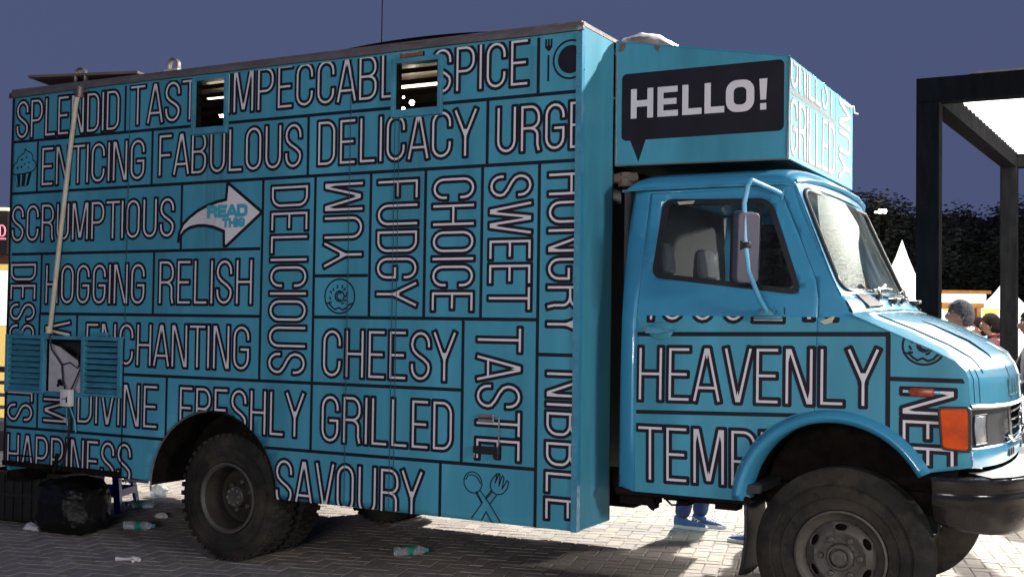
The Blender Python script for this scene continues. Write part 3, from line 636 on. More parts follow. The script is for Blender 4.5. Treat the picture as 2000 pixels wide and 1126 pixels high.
# lamps lit inside
m = MB(); m.tube([(-2.98, .30, 3.09), (-2.72, .30, 3.09)], .020, 10); m.build('interior_lamp', M['lamp'], truck)
m = MB(); m.tube([(-1.62, .62, 3.10), (-1.05, .62, 3.10)], .010, 10); m.build('interior_lamp', M['lamp'], truck)
for x, y, z, r in ((-3.04, .50, 3.00, .019), (-1.60, .75, 3.02, .019), (-1.50, .50, 2.93, .012), (-1.46, .44, 2.99, .008)):
    m = MB(); m.lathe([(-r, 0), (-r * .7, r * .7), (0, r), (r * .7, r * .7), (r, 0)], (x, y, z), 'z', 14); m.build('interior_bulb', M['cool'], truck, smooth=True)
for x, y in ((-3.15, .62), (-1.72, .80)):
    m = MB(); m.box(x, x + .12, y, y + .02, 2.55, 2.90); m.build('interior_lit_panel', M['panely'], truck)
m = MB(); m.box(-3.9, -2.5, 1.2, 1.44, 2.2, 2.24); m.box(-2.0, -.6, 1.2, 1.44, 2.4, 2.44); m.build('interior_shelf', M['brown'], truck)

# ------------------------------------------------------------------ hatch with slatted vents, board, cables
hatch = MB()
for a, b in ((-4.588, -4.56), (-4.215, -4.185), (-3.805, -3.775), (-3.45, -3.418)): hatch.box(a, b, -.022, .012, 1.012, 1.428)
for a, b in ((-4.56, -4.215), (-4.185, -3.805), (-3.775, -3.45)):
    hatch.box(a, b, -.020, .012, 1.400, 1.426)
    if a != -4.185: hatch.box(a, b, -.020, .012, 1.014, 1.034)
hf = hatch.build('vent_frame', M['frame'], truck, bev=.002)
for a, b in ((-4.56, -4.215), (-3.775, -3.45)):
    for k in range(9):
        z = 1.052 + k * .0405
        mt = Matrix.Translation(((a + b) / 2, -.001, z)) @ Matrix.Rotation(R(-48 + random.uniform(-4, 4)), 4, 'X') @ Matrix.Rotation(R(random.uniform(-.5, .5)), 4, 'Y')
        MB().box(-(b - a) / 2, (b - a) / 2, -.0015, .0015, -.021, .021, mt).build('slat', M['frame'], hf)
MB().box(-3.413, -3.405, -.006, -.003, .49, 1.42).build('hatch_seam', M['under'], truck)
MB().box(-4.57, -3.44, .30, .32, .70, 1.50).build('hatch_back', M['dark'], truck)
m = MB(); m.prism([(-4.18, 1.37), (-4.18, 1.03), (-3.82, 1.03), (-3.82, 1.22), (-3.95, 1.28), (-4.08, 1.345)], lambda x, z: (x, .028, z), lambda x, z: (x, .040, z)); m.build('grey_board', M['plaster'], truck)
m = MB(); m.prism([(-4.18, 1.012), (-4.10, 1.030), (-4.05, 1.014), (-3.98, 1.026), (-3.92, 1.016), (-3.86, 1.030), (-3.81, 1.012), (-3.81, 1.000), (-4.18, 1.000)], lambda x, z: (x, -.004, z), lambda x, z: (x, .012, z)); m.build('torn_edge', M['frame'], truck)
for x in (-4.46, -3.60):
    m = MB(); m.box(x - .045, x + .045, -.03, -.003, 1.43, 1.455, bev=.004); m.build('hinge', M['frame'], truck)
m = MB(); m.tube([(-3.862, -.030, 3.175), (-3.905, -.030, 3.06), (-3.955, -.031, 2.70), (-4.030, -.032, 2.10), (-4.085, -.032, 1.65), (-4.108, -.032, 1.47)], .0165, 10); 
pipe = m.build('cable_pipe', M['cream'], truck, smooth=True)
m = MB(); m.tube([(-4.118, -.034, 1.49), (-4.112, -.034, 1.44)], .024, 10); m.build('pipe_joint', M['cream'], pipe, smooth=True)
m = MB(); m.tube([(-3.868, -.032, 3.10), (-3.862, -.032, 3.17)], .026, 10); m.box(-3.93, -3.80, -.034, -.022, 3.13, 3.15); m.build('pipe_clamp', M['alu'], pipe, smooth=True)
m = MB(); m.tube([(-4.10, -.034, 1.46), (-4.04, -.03, 1.445), (-3.95, -.02, 1.43)], .004, 6); m.build('tie_wire', M['cream'], pipe)
m = MB(); m.tube([(-4.112, -.034, 1.44), (-4.10, -.02, 1.33), (-4.02, .005, 1.22), (-4.00, .0, 1.10), (-3.93, -.02, 1.00), (-3.905, -.028, .93), (-3.905, -.02, .80), (-3.915, -.018, .70), (-3.95, -.02, .55), (-4.0, -.02, .49)], .0065, 8)
m.tube([(-3.86, .02, 1.37), (-3.87, .01, 1.28), (-3.83, 0, 1.20), (-3.87, -.02, 1.09), (-3.90, -.03, 1.03)], .0055, 8)
m.tube([(-4.02, .004, 1.22), (-3.95, .01, 1.24), (-3.88, .02, 1.20), (-3.84, .02, 1.29)], .0045, 8); m.build('black_cable', M['seal'], truck, smooth=True)
m = MB(); m.tube([(-3.89, -.03, .93), (-3.85, -.02, .84), (-3.84, -.018, .76)], .006, 6); m.tube([(-3.92, -.03, .93), (-3.93, -.02, .86), (-3.92, -.018, .80)], .008, 6); m.build('blue_cable', M['cap'], truck, smooth=True)
m = MB(); m.box(-3.955, -3.865, -.065, -.015, .935, 1.055, bev=.008); sk = m.build('socket_box', M['plastic'], truck, smooth=True)
m = MB(); m.box(-3.925, -3.915, -.068, -.064, .985, .995); m.box(-3.905, -3.897, -.068, -.064, .985, .995); m.box(-3.890, -3.878, -.068, -.064, .965, 1.005); m.build('socket_hole', M['seal'], sk)
m = MB()
for x, z, s in ((-4.06, 1.10, .02), (-4.04, 1.085, .015), (-4.075, 1.075, .012)): m.lathe([(-.006, 0), (-.003, s), (.003, s), (.006, 0)], (x, .022, z), 'y', 9)
m.build('cable_clutter', M['under'], truck)
m = MB(); m.tube([(-4.45, -.015, .56), (-4.30, -.015, .56)], .007, 6); m.build('door_bolt', M['under'], truck)
m = MB(); m.tube([(-4.02, -.018, .60), (-4.03, -.02, .52), (-4.05, -.02, .47)], .012, 6); m.build('door_stay', M['under'], truck)
# toggle lock with black grip
lock = MB().box(-.615, -.515, -.016, -.004, 1.000, 1.045, bev=.003).build('latch_plate', M['steel'], truck)
MB().box(-.612, -.518, -.022, -.0165, 1.020, 1.026).build('latch_hinge', M['under'], lock)
m = MB(); m.tube([(-.545, -.024, 1.030), (-.475, -.024, 1.030), (-.475, -.024, .88), (-.495, -.022, .84)], .0045, 8); m.build('latch_rod', M['steel'], lock, smooth=True)
m = MB(); m.tube([(-.655, -.008, 1.0), (-.655, -.008, .90)], .002, 5); m.tube([(-.640, -.02, .86), (-.633, -.022, .82), (-.636, -.02, .80)], .005, 8); m.build('latch_wire', M['steel'], lock)
m = MB(); m.box(-.640, -.475, -.028, -.004, .822, .866, bev=.004); m.box(-.510, -.478, -.026, -.004, .800, .830, bev=.003); m.build('latch_grip', M['seal'], lock)

# ------------------------------------------------------------------ roof fittings
def loop_bracket(x, y, s=1):
    m = MB(); pts = circ(0, 0, .045 * s, 12, 0, 180)
    prof = [(x + a, y, 3.255 + b * 1.3) for a, b in pts]; prof = [(x + .045 * s, y, 3.215)] + prof + [(x - .045 * s, y, 3.215)]
    for i in range(len(prof) - 1):
        a, b = Vector(prof[i]), Vector(prof[i + 1]); w = .02
        m.add([a + Vector((0, -w, 0)), a + Vector((0, w, 0)), b + Vector((0, w, 0)), b + Vector((0, -w, 0))], [(0, 1, 2, 3)])
    o = m.build('roof_bracket', M['alu'], truck, smooth=True); o.modifiers.new('thickness', 'SOLIDIFY').thickness = .005; return o
loop_bracket(-3.915, .02, 1.15); loop_bracket(-3.06, .05, 1.0)
m = MB(); m.box(-3.12, -3.0, .02, .08, 3.216, 3.236); m.build('bracket_foot', M['cream'], truck)
m = MB(); m.grid(20, 14, lambda u, v: (-1.66 + u * 1.12, .02 + v * 1.15, 3.214 + .034 * (math.sin(math.pi * u) ** .6) * (math.sin(math.pi * min(1, v * .5 + .35)) if True else 1))); m.build('roof_vent_cover', mat('rusty_cover', (0.05, 0.03, 0.03), 0.7, var=0.4, scale=6), truck, smooth=True)
m = MB(); m.tube([(-1.75, .6, 3.21), (-1.747, .6, 4.1)], .004, 6); m.build('aerial', M['under'], truck)
m = MB(); m.box(-2.66, -2.52, .2, .3, 3.216, 3.240, bev=.01); m.tube([(-2.50, .2, 3.21), (-2.50, .2, 3.27)], .004, 5); m.tube([(-2.42, .2, 3.21), (-2.42, .2, 3.26)], .004, 5); m.build('roof_socket', M['alu'], truck)
bd = MB(); mt = Matrix.Translation((-3.92, .22, 3.252)) @ Matrix.Rotation(R(2.2), 4, 'Y') @ Matrix.Rotation(R(-5), 4, 'X') @ Matrix.Rotation(R(4), 4, 'Z')
bd.box(-.50, .52, -.22, .22, -.009, .009, mt); bo = bd.build('wooden_board', M['board']); tag(bo, 'brown weathered board lying on the rear end of the truck roof', 'board')

# ------------------------------------------------------------------ sign box over the cab
OY0, OY1, OX = .45, 2.02, 1.02
sg = MB(); tz = lambda x: 3.20 - .185 * x / OX
def sgp(x, z, y): return (x, y, z)
sign = MB()
poly = [(.004, 2.476), (OX, 2.462), (OX, tz(OX)), (.004, 3.197)]
def torn(y): return tz(OX) + .006 * noise.noise(Vector((y * 14, 2, 0))) + .006 * noise.noise(Vector((y * 40, 7, 0)))
m = MB(); m.prism(poly, lambda x, z: (x, OY0, z), lambda x, z: (x, OY0 + .02, z)); s_side = m.build('sign_side_panel', M['wrap'], truck)
m = MB(); m.prism(poly, lambda x, z: (x, OY1 - .02, z), lambda x, z: (x, OY1, z)); m.build('sign_side_panel', M['wrap'], truck)
m = MB(); n = 70; ys = [OY0 + .0205 + (OY1 - OY0 - .041) * i / n for i in range(n + 1)]
m.grid(n, 1, lambda u, v: (OX - .001, OY0 + .0205 + (OY1 - OY0 - .041) * u, 2.464 if v < .5 else torn(OY0 + (OY1 - OY0) * u)))
s_front = m.build('sign_front_panel', M['wrap'], truck, solid=.016)
m = MB(); m.box(.006, OX - .02, OY0 + .021, OY1 - .021, 2.478, 2.49); m.build('sign_underside', M['dark'], truck)
m = MB(); m.prism([(.006, 3.17), (OX - .02, tz(OX) - .03), (OX - .02, tz(OX) - .02), (.006, 3.18)], lambda x, z: (x, OY0 + .021, z), lambda x, z: (x, OY1 - .021, z)); m.build('sign_roof', M['alu'], truck)
m = MB(); m.tube([(.012, OY0 - .002, 2.48), (.012, OY0 - .002, 3.11)], .004, 6); m.tube([(OX - .01, OY0 - .002, 2.47), (OX + .002, OY0 - .002, tz(OX))], .005, 6); m.tube([(.012, OY0 - .003, 2.474), (OX, OY0 - .003, 2.460)], .004, 6); m.build('sign_edge_trim', M['alu'], truck)
m = MB(); m.tube([(.01, OY0 - .001, 3.198), (.3, OY0 - .001, 3.146), (OX, OY0 - .001, tz(OX) + .002)], .0045, 6); m.build('sign_edge_trim', M['cab'], truck)
m = MB(); m.prism([(.03, 3.19), (.075, 3.185), (.05, 3.135), (.025, 3.14)], lambda x, z: (x, OY0 - .004, z), lambda x, z: (x, OY0 - .0015, z)); m.prism([(.24, 3.155), (.28, 3.148), (.265, 3.115), (.25, 3.13)], lambda x, z: (x, OY0 - .004, z), lambda x, z: (x, OY0 - .0015, z)); m.build('peeled_patch', M['board'], truck)
m = MB(); m.tube([(OX, OY1 - .10, 2.99), (OX + .02, OY1 - .07, 3.0), (OX + .02, OY1 - .04, 2.96), (OX + .04, OY1 - .02, 2.955)], .006, 6); m.build('loose_strip', M['white'], truck)
ssurf = lambda x, z, o: (x, OY0 - o, z)
bub = rrect(.046, .992, 2.616, 3.003, .030)
MB().add([ssurf(x, z, .0015) for x, z in bub], [tuple(range(len(bub)))]).build('speech_bubble', M['black'], s_side, fix=False)
MB().add([ssurf(.100, 2.618, .0013), ssurf(.152, 2.491, .0013), ssurf(.196, 2.618, .0013)], [(0, 1, 2)]).build('speech_bubble_tail', M['black'], s_side, fix=False)
hz0, hz1 = 2.739, 2.909; hh = hz1 - hz0
def hr(a, b, c, d): return [(a, hz0 + hh * c), (b, hz0 + hh * c), (b, hz0 + hh * d), (a, hz0 + hh * d)]
let = []
x = .103; w_ = .137; s_ = .036
let += [hr(x, x + s_, 0, 1), hr(x + w_ - s_, x + w_, 0, 1), hr(x + s_ - .001, x + w_ - s_ + .001, .39, .61)]
x = .266; w_ = .120; let += [hr(x, x + s_, 0, 1), hr(x + .01, x + w_, .80, 1), hr(x + .01, x + w_ - .006, .40, .60), hr(x + .01, x + w_ + .003, 0, .20)]
x = .414; w_ = .114; let += [hr(x, x + s_, 0, 1), hr(x + .01, x + w_, 0, .21)]
x = .545; w_ = .114; let += [hr(x, x + s_, 0, 1), hr(x + .01, x + w_, 0, .21)]
x = .668; w_ = .160
o_ = rrect(x, x + w_, hz0 - .003, hz1 + .003, .060, 5); i_ = rrect(x + .044, x + w_ - .044, hz0 + .037, hz1 - .037, .026, 5)
for k in range(len(o_)): let.append([o_[k - 1], o_[k], i_[k], i_[k - 1]])
x = .858; let += [[(x + .004, hz0 + hh * .32), (x + .036, hz0 + hh * .32), (x + .042, hz1), (x - .002, hz1)], hr(x + .003, x + .037, 0, .21)]
let = [[(px_, pz_ + (px_ - .5) * -.006) for px_, pz_ in q_] for q_ in let]
shape2d(let, ssurf, s_side, M['white'], 'lettering', .0030, None, 'lettering reading HELLO!')
fsurf = lambda y, z, o: (OX - .001 + o, y, z)
grey = mat('overlit_black_print', (0.10, 0.095, 0.095), 0.6); white2 = M['white']  # black print turned grey, overexposure of the sign front put into the colour
CF_ = ([[(0, 2.466), (3, 2.466), (3, 3.0), (0, 3.0)], [(OY0 + .022, 2), (OY0 + .022, 4), (9, 4), (9, 2)]], lambda y, z: OY0 + .022 < y < OY1 - .022 and 2.467 < z < 3.003)
word('lettering reading GRILLED', 'GRILLED', 1.05, .325, lambda u, v: (.462 + u, 2.486 + v), fsurf, s_front, CF_, bw=.021, ww=.009, mats=[grey, white2])
word('lettering reading GRILLST', 'GRILLST', 1.03, .33, lambda u, v: (.462 + u, 2.850 + v), fsurf, s_front, CF_, bw=.021, ww=.009, mats=[grey, white2])
word('lettering reading YUM', 'YUM', .53, .33, lambda u, v: (1.955 - v, 2.488 + u), fsurf, s_front, CF_, bw=.021, ww=.009, mats=[grey, white2])
shape2d([rect(OY0 + .022, 1.535, 2.822, 2.846), rect(1.535, 1.545, 2.468, 3.0)], fsurf, s_front, grey, 'cell_lines', .0012)
tp = MB()
def tarpf(u, v):
    x = .03 + u * .33; y = OY0 + .02 + v * .62
    z = tz(x) + .012 + .120 * math.sin(math.pi * min(1, u * 1.05)) ** .7 * (.85 + .3 * noise.noise(Vector((u * 3, v * 3, 1)))) * (1 - .55 * u) * (.5 + .5 * min(1, v * 9)) + .012 * noise.noise(Vector((u * 9, v * 9, 5)))
    return (x, y, z)
tp.grid(24, 24, tarpf); to = tp.build('tarpaulin', M['tarp'], None, smooth=True); to.modifiers.new('thickness', 'SOLIDIFY').thickness = .004
tag(to, 'crumpled white tarpaulin bundled on top of the HELLO! sign box', 'tarpaulin')

# ------------------------------------------------------------------ wheels
def tyre(parent, cx, y0, cz, r, w, lugs, flip=1, nm='tyre'):
    """lathe round Y; y0 = outer sidewall side, grows towards +Y*flip"""
    rr = r * .545
    rr = .222; prof = [(.020, rr), (.004, rr + .012), (-.002, rr + .05), (.0, r * .74), (.008, r * .86), (.022, r * .945), (.036, r * .985)]
    if lugs: prof += [(.038, r * .97), (w - .038, r * .97)]
    else:
        for k in range(5):
            a = .040 + (w - .08) * k / 5; b = .040 + (w - .08) * (k + 1) / 5
            prof += [(a, r), (b - .010, r), (b - .008, r - .012), (b - .002, r - .012)]
    prof += [(w - .036, r * .985), (w - .022, r * .945), (w - .008, r * .86), (w, r * .74), (w + .002, rr + .05), (w - .004, rr + .012), (w - .02, rr)]
    m = MB(); m.lathe([(u * flip, q) for u, q in prof], (cx, y0, cz), 'y', 72)
    for k in (.66, .80):                      # raised rings on the sidewall
        m.lathe([((.001 - .004) * flip, r * k), (-.0055 * flip, r * (k + .006)), (-.0055 * flip, r * (k + .014)), (.002 * flip, r * (k + .02))], (cx, y0, cz), 'y', 72)
    t = m.build(nm, M['rubber'], parent, smooth=True)
    if lugs:
        m = MB(); n = 44
        for k in range(n):
            for side_, ofs in ((0, 0), (1, .5)):
                a = 2 * math.pi * (k + ofs) / n
                mt = Matrix.Translation((cx, y0, cz)) @ Matrix.Rotation(-a, 4, 'Y')
                ya, yb = (.016, w * .46) if side_ == 0 else (w * .54, w - .016)
                ya, yb = sorted((ya * flip, yb * flip))
                m.box(r * .955, r * 1.003, ya, yb, -.014, .014, mt)
        lg = m.build('tread_blocks', M['rubber'], t); lg['kind'] = 'stuff'
    return t
def rear_rim(parent, cx, y0, cz, deep=.15):
    m = MB(); R0 = .226
    m.lathe([(.022, R0 - .002), (-.004, R0), (-.006, R0 - .012), (.004, R0 - .022), (.012, R0 - .026)], (cx, y0, cz), 'y', 56)
    o = m.build('rim', M['rim'], parent, smooth=True)
    m = MB(); m.lathe([(.012, R0 - .026), (.05, R0 - .045), (deep, R0 - .055), (deep + .012, R0 - .075), (deep + .004, .115), (deep - .005, .10), (deep - .005, 0)], (cx, y0, cz), 'y', 56); m.build('rim_dish', M['dish'], o, smooth=True)
    m = MB(); m.lathe([(deep, .075), (deep - .075, .070), (deep - .085, .060), (deep - .09, 0)], (cx, y0, cz), 'y', 28); m.build('hub', M['rim'], o, smooth=True)
    for k in range(6):
        a = 2 * math.pi * k / 6 + .3; c = (cx + .093 * math.cos(a), y0, cz + .093 * math.sin(a))
        m = MB(); m.lathe([(deep, .017), (deep - .035, .017), (deep - .04, .012), (deep - .04, 0)], c, 'y', 8); m.build('wheel_nut', M['rim'], o)
    for k in range(8):
        a = 2 * math.pi * k / 8 + .1; c = (cx + .05 * math.cos(a), y0, cz + .05 * math.sin(a))
        m = MB(); m.lathe([(deep - .083, .009), (deep - .094, .009), (deep - .096, 0)], c, 'y', 6); m.build('hub_bolt', M['steel'], o)
    return o
def front_rim(parent, cx, y0, cz):
    R0 = .228; m = MB()
    prof = [(.022, R0 - .002), (-.003, R0), (-.006, R0 - .010), (.004, R0 - .018), (.014, R0 - .024), (.022, R0 - .040), (.030, R0 - .052)]
    m.lathe(prof, (cx, y0, cz), 'y', 72)
    o = m.build('rim', M['rim'], parent, smooth=True)
    # disc with five oval hand holes
    holes = []
    for k in range(6):
        a = R(30 + 60 * k); c0 = Vector((math.cos(a), math.sin(a))) * .148; tn = Vector((-math.sin(a), math.cos(a))); rd = Vector((math.cos(a), math.sin(a)))
        holes.append([tuple(c0 + tn * .030 * math.cos(R(t)) + rd * .016 * math.sin(R(t))) for t in range(0, 360, 24)])
    def df(x, z):
        r = math.hypot(x, z)
        y = .030 - .030 * max(0, min(1, (.178 - r) / .05)) if r > .128 else .0 + .012 * max(0, min(1, (.128 - r) / .04))
        return (cx + x, y0 + y, cz + z)
    dm = region(circ(0, 0, R0 - .052, 60), [circ(0, 0, .066, 30)] + holes, df, .014).build('wheel_disc', M['rim'], o, smooth=True, fix=False)
    clean_loose(dm); dm.modifiers.new('thickness', 'SOLIDIFY').thickness = .006
    m = MB(); m.lathe([(.010, .068), (-.016, .066), (-.022, .060), (-.022, .050), (-.006, .046), (-.006, .040), (-.032, .038), (-.036, .034), (-.036, .012), (-.040, .011), (-.040, 0)], (cx, y0, cz), 'y', 32); m.build('hub_cap', M['rim'], o, smooth=True)
    for k in range(6):
        a = R(60 * k); c = (cx + .095 * math.cos(a), y0 + .012, cz + .095 * math.sin(a))
        m = MB(); m.lathe([(.0, .016), (-.018, .016), (-.022, .011), (-.022, 0)], c, 'y', 8); m.build('wheel_nut', M['rim'], o)
    m = MB(); m.lathe([(.024, R0 - .022), (.19, R0 - .03), (.185, 0)], (cx, y0, cz), 'y', 48); m.build('rim_barrel', M['dish'], o, smooth=True)
    m = MB(); m.lathe([(.12, .165), (.10, .165), (.10, 0)], (cx, y0, cz), 'y', 30); m.build('brake_drum', M['under'], o, smooth=True)
    return o
RWX, FWX = -2.505, 1.372
def wheel_group(nm): 
    o = bpy.data.objects.new(nm, None); COL.objects.link(o); o.parent = truck; o.location = -Vector(TB); return o
w = wheel_group('rear_wheel'); tyre(w, RWX, .040, .408, .410, .215, True); rear_rim(w, RWX, .040, .408)
w = wheel_group('rear_wheel'); tyre(w, RWX, .300, .408, .408, .215, True)
w = wheel_group('rear_wheel'); tyre(w, RWX, W - .040, .408, .410, .215, True, -1)
w = wheel_group('rear_wheel'); tyre(w, RWX, W - .300, .408, .408, .215, True, -1)
w = wheel_group('front_wheel'); tyre(w, FWX, .135, .428, .435, .205, False); front_rim(w, FWX, .135, .428)
w = wheel_group('front_wheel'); tyre(w, FWX + .02, W - .16, .428, .430, .205, False, -1)

# ------------------------------------------------------------------ chassis
def ub(name, *a, **k):
    m = MB(); m.box(*a, **k); return m.build(name, M['under'], truck)
ub('chassis_rail', -4.5, -.3, .58, .64, .47, .61); ub('chassis_rail', -4.5, -.3, 1.62, 1.68, .47, .61); ub('chassis_rail', -.3, 1.75, .58, .64, .60, .72); ub('chassis_rail', -.3, 1.75, 1.62, 1.68, .60, .72)
m = MB(); m.tube([(RWX, .30, .41), (RWX, 1.96, .41)], .06, 12); m.lathe([(-.16, .0), (-.13, .12), (0, .17), (.13, .12), (.16, 0)], (RWX, 1.13, .41), 'y', 20); m.build('rear_axle', M['under'], truck, smooth=True)
m = MB(); m.tube([(FWX, .32, .40), (FWX, .6, .36), (FWX, 1.66, .36), (FWX, 1.95, .40)], .04, 10); m.build('front_axle', M['under'], truck, smooth=True)
for y in (.50, 1.76):
    m = MB(); m.prism([(-3.15, .50), (-2.8, .42), (-2.5, .36), (-2.2, .42), (-1.85, .50), (-1.85, .47), (-2.2, .38), (-2.5, .31), (-2.8, .38), (-3.15, .47)], lambda x, z: (x, y, z), lambda x, z: (x, y + .07, z)); m.build('leaf_spring', M['under'], truck)
ub('gearbox', .2, .9, .95, 1.3, .62, .90)
ub('fuel_tank', -1.15, -.35, 1.72, 2.18, .30, .60, bev=.04)
ub('cross_member', -4.55, -4.47, .2, 2.0, .40, .48); ub('rear_step', -4.62, -4.50, .05, 2.2, .36, .44)
ub('spare_carrier', -4.4, -3.7, .55, 1.3, .36, .46, bev=.03)
m = MB(); m.tube([(.16, .17, .655), (.90, .17, .66)], .022, 8); m.box(.17, .36, .19, .34, .585, .66); m.box(.42, .84, .20, .36, .622, .66)
m.box(.345, .365, .20, .28, .565, .60); m.box(.50, .56, .2, .3, .60, .63); m.box(.70, .82, .22, .32, .595, .63)
m.tube([(.33, .19, .60), (.35, .19, .575), (.37, .19, .565)], .008, 6); m.tube([(.44, .19, .625), (.47, .19, .60), (.52, .19, .605)], .006, 6); m.build('cab_sill', M['under'], truck)
m = MB(); m.grid(10, 8, lambda u, v: (.895 + .03 * math.sin(u * 2.2) - .05 * u, .125 + .36 * v, .655 - .37 * u - .02 * math.sin(v * 3))); m.build('mud_flap', M['seal'], truck, smooth=True).modifiers.new('thickness', 'SOLIDIFY').thickness = .01

# ------------------------------------------------------------------ cab
CY = 1.13
def ys(z, x=.5):
    y = .15 if z < 1.58 else .15 + (z - 1.58) * .18
    if x < .27: t = (.27 - x) / .125; y += .09 * (1 - math.sqrt(max(0, 1 - min(1, t) ** 2)))
    if x > 1.88: t = (x - 1.88) / .095; y += .035 * min(1, t) ** 2
    if z > 1.585: y -= .0
    elif z > 1.565: y += .0
    y -= .010 * math.sin(math.pi * max(0, min(1, (z - .66) / .95)))
    return y
FC, FR = (1.332, .630), .475
farch = circ(FC[0], FC[1], FR, 36, 174, 30)
cabout = [(.152, .655), (.145, 1.10), (.152, 1.93), (.195, 2.305), (1.045, 2.305), (1.088, 2.302), (1.13, 2.17), (1.235, 1.945), (1.345, 1.745), (1.375, 1.705), (1.405, 1.640), (1.44, 1.617), (1.62, 1.540), (1.80, 1.462), (1.905, 1.408), (1.945, 1.368), (1.962, 1.325), (1.968, 1.18), (1.974, .99), (1.975, .905), (1.80, .875)] + farch[::-1] + [(.862, .655)]
door_o = [(.272, .658), (.265, 1.1), (.268, 1.60), (.285, 2.05), (.296, 2.290), (1.028, 2.290), (1.06, 2.20), (1.13, 2.05), (1.235, 1.80), (1.252, 1.70), (1.250, 1.50), (1.242, 1.118)]
a_d = [p for p in circ(FC[0], FC[1], FR, 36, 100, 174)]
door = door_o + a_d + [(.862, .657)]
gapd = [(.275, .650), (.275, 1.1)]
win_o = rpoly([(.378, 2.250), (.978, 2.232), (1.168, 1.722), (.340, 1.818)], [.06, .07, .07, .06], 6)
def csurf(x, z, o=0): return (x, ys(z, x) - o, z)
# body side without the door
def inset(poly, d):
    out = []; n = len(poly); ar = sum(poly[i - 1][0] * poly[i][1] - poly[i][0] * poly[i - 1][1] for i in range(n)); sg = 1 if ar > 0 else -1
    for i in range(n):
        a, p, b = Vector(poly[i - 1]), Vector(poly[i]), Vector(poly[(i + 1) % n])
        u = (p - a).normalized(); v = (b - p).normalized(); n1 = Vector((-u.y, u.x)) * sg; n2 = Vector((-v.y, v.x)) * sg; k = (n1 + n2)
        k = k / max(.3, k.dot(n1)) if k.length > 1e-6 else n1
        out.append(tuple(p + k * d))
    return out
def region_test(vsets, test, fn, step, bounds):
    vs = []; es = []
    for lp in vsets:
        n = len(vs); vs += [Vector(p) for p in lp]; es += [(n + i, n + (i + 1) % len(lp)) for i in range(len(lp))]
    x = bounds[0]
    while x < bounds[1]:
        y = bounds[2]
        while y < bounds[3]:
            if test(x, y): vs.append(Vector((x, y)))
            y += step
        x += step
    V, E_, F, *_ = delaunay_2d_cdt(vs, es, [], 0, 1e-6)
    fs = [tuple(f) for f in F if test(sum(V[i][0] for i in f) / len(f), sum(V[i][1] for i in f) / len(f))]
    m = MB(); m.add([fn(v[0], v[1]) for v in V], fs); return m
door_in = inset(door, .0035)
test_body = lambda x, z: pip(x, z, cabout) and not pip(x, z, door)
test_door = lambda x, z: pip(x, z, door_in) and not pip(x, z, win_o) and pip(x, z, cabout)
def solid(o, t):
    clean_loose(o); bm = bmesh.new(); bm.from_mesh(o.data); bmesh.ops.recalc_face_normals(bm, faces=bm.faces)
    s_ = sum(f.normal.y for f in bm.faces)
    bm.to_mesh(o.data); bm.free()
    md = o.modifiers.new('thickness', 'SOLIDIFY'); md.thickness = t; md.offset = -1 if s_ < 0 else 1
    return o
def band(x, z): return z < 1.612
WRAPZ = 1.612
cab_side = solid(region_test([cabout, door], test_body, csurf, .035, (.14, 2.0, .6, 2.32)).build('cab_side', M['cab'], truck, smooth=True, fix=False), .02)
doorp = solid(region_test([door_in, win_o, cabout], test_door, csurf, .035, (.14, 2.0, .6, 2.32)).build('cab_door', M['cab'], truck, smooth=True, fix=False), .025)
# vinyl wrap on the lower half of door and wing (its upper edge is cut at the belt line)
wrapt = lambda x, z: z < WRAPZ + .0 - .012 * max(0, (x - .9)) and x > .278
vd = region_test([door_in, cabout, [(.10, WRAPZ), (.9, WRAPZ), (2.1, WRAPZ - .0144), (2.1, .5), (.10, .5)]], lambda x, z: pip(x, z, door_in) and wrapt(x, z) and pip(x, z, cabout), lambda x, z: csurf(x, z, .0012), .035, (.27, 2.0, .6, 1.6)); clean_loose(vd.build('door_wrap', M['wrap'], doorp, smooth=True, fix=False))
vb = region_test([door, cabout, [(.10, WRAPZ), (.9, WRAPZ), (2.1, WRAPZ - .0144), (2.1, .5), (.10, .5)]], lambda x, z: x > 1.0 and pip(x, z, cabout) and not pip(x, z, door) and wrapt(x, z), lambda x, z: csurf(x, z, .0012), .035, (.27, 2.0, .6, 1.6)); clean_loose(vb.build('wing_wrap', M['wrap'], cab_side, smooth=True, fix=False))
# far side of the cab, plain mirrored shell
fs_ = region_test([cabout, win_o], lambda x, z: pip(x, z, cabout) and not pip(x, z, win_o), lambda x, z: (x, 2 * CY - ys(z, x), z), .05, (.14, 2.0, .6, 2.32)).build('cab_side', M['cab'], truck, smooth=True, fix=False)
clean_loose(fs_).modifiers.new('thickness', 'SOLIDIFY').thickness = .01
# print on the cab
CC = ([cabout, [(.1, WRAPZ - .001), (2.1, WRAPZ - .001), (2.1, .4), (.1, .4)], circ(FC[0], FC[1], FR + .05, 50)] + [[(x_ / 100, .6), (x_ / 100, 1.65)] for x_ in list(range(30, 185, 8)) + list(range(186, 197, 2))] + [[(.2, z_ / 100), (2.0, z_ / 100)] for z_ in range(66, 164, 6)] + [[(.282, .3), (.282, 2), (2.2, 2), (2.2, .3)], [(.1, 1.612), (1.44, 1.612), (1.62, 1.534), (1.80, 1.455), (1.90, 1.40), (1.95, 1.3), (1.95, .92), (.1, .6)]],
      lambda x, z: pip(x, z, cabout) and z < WRAPZ - .001 and x > .282 and math.hypot(x - FC[0], z - FC[1]) > FR + .05 and (x < 1.44 or pip(x, z, [(.1, 1.612), (1.44, 1.612), (1.62, 1.534), (1.80, 1.455), (1.90, 1.40), (1.95, 1.3), (1.95, .92), (.1, .6)])))
word('lettering reading HEAVENLY', 'HEAVENLY', 1.57 - .279, .312, lambda u, v: (.279 + u, 1.141 + v + .016 * u), csurf, doorp, CC, off=(.003, .0046))
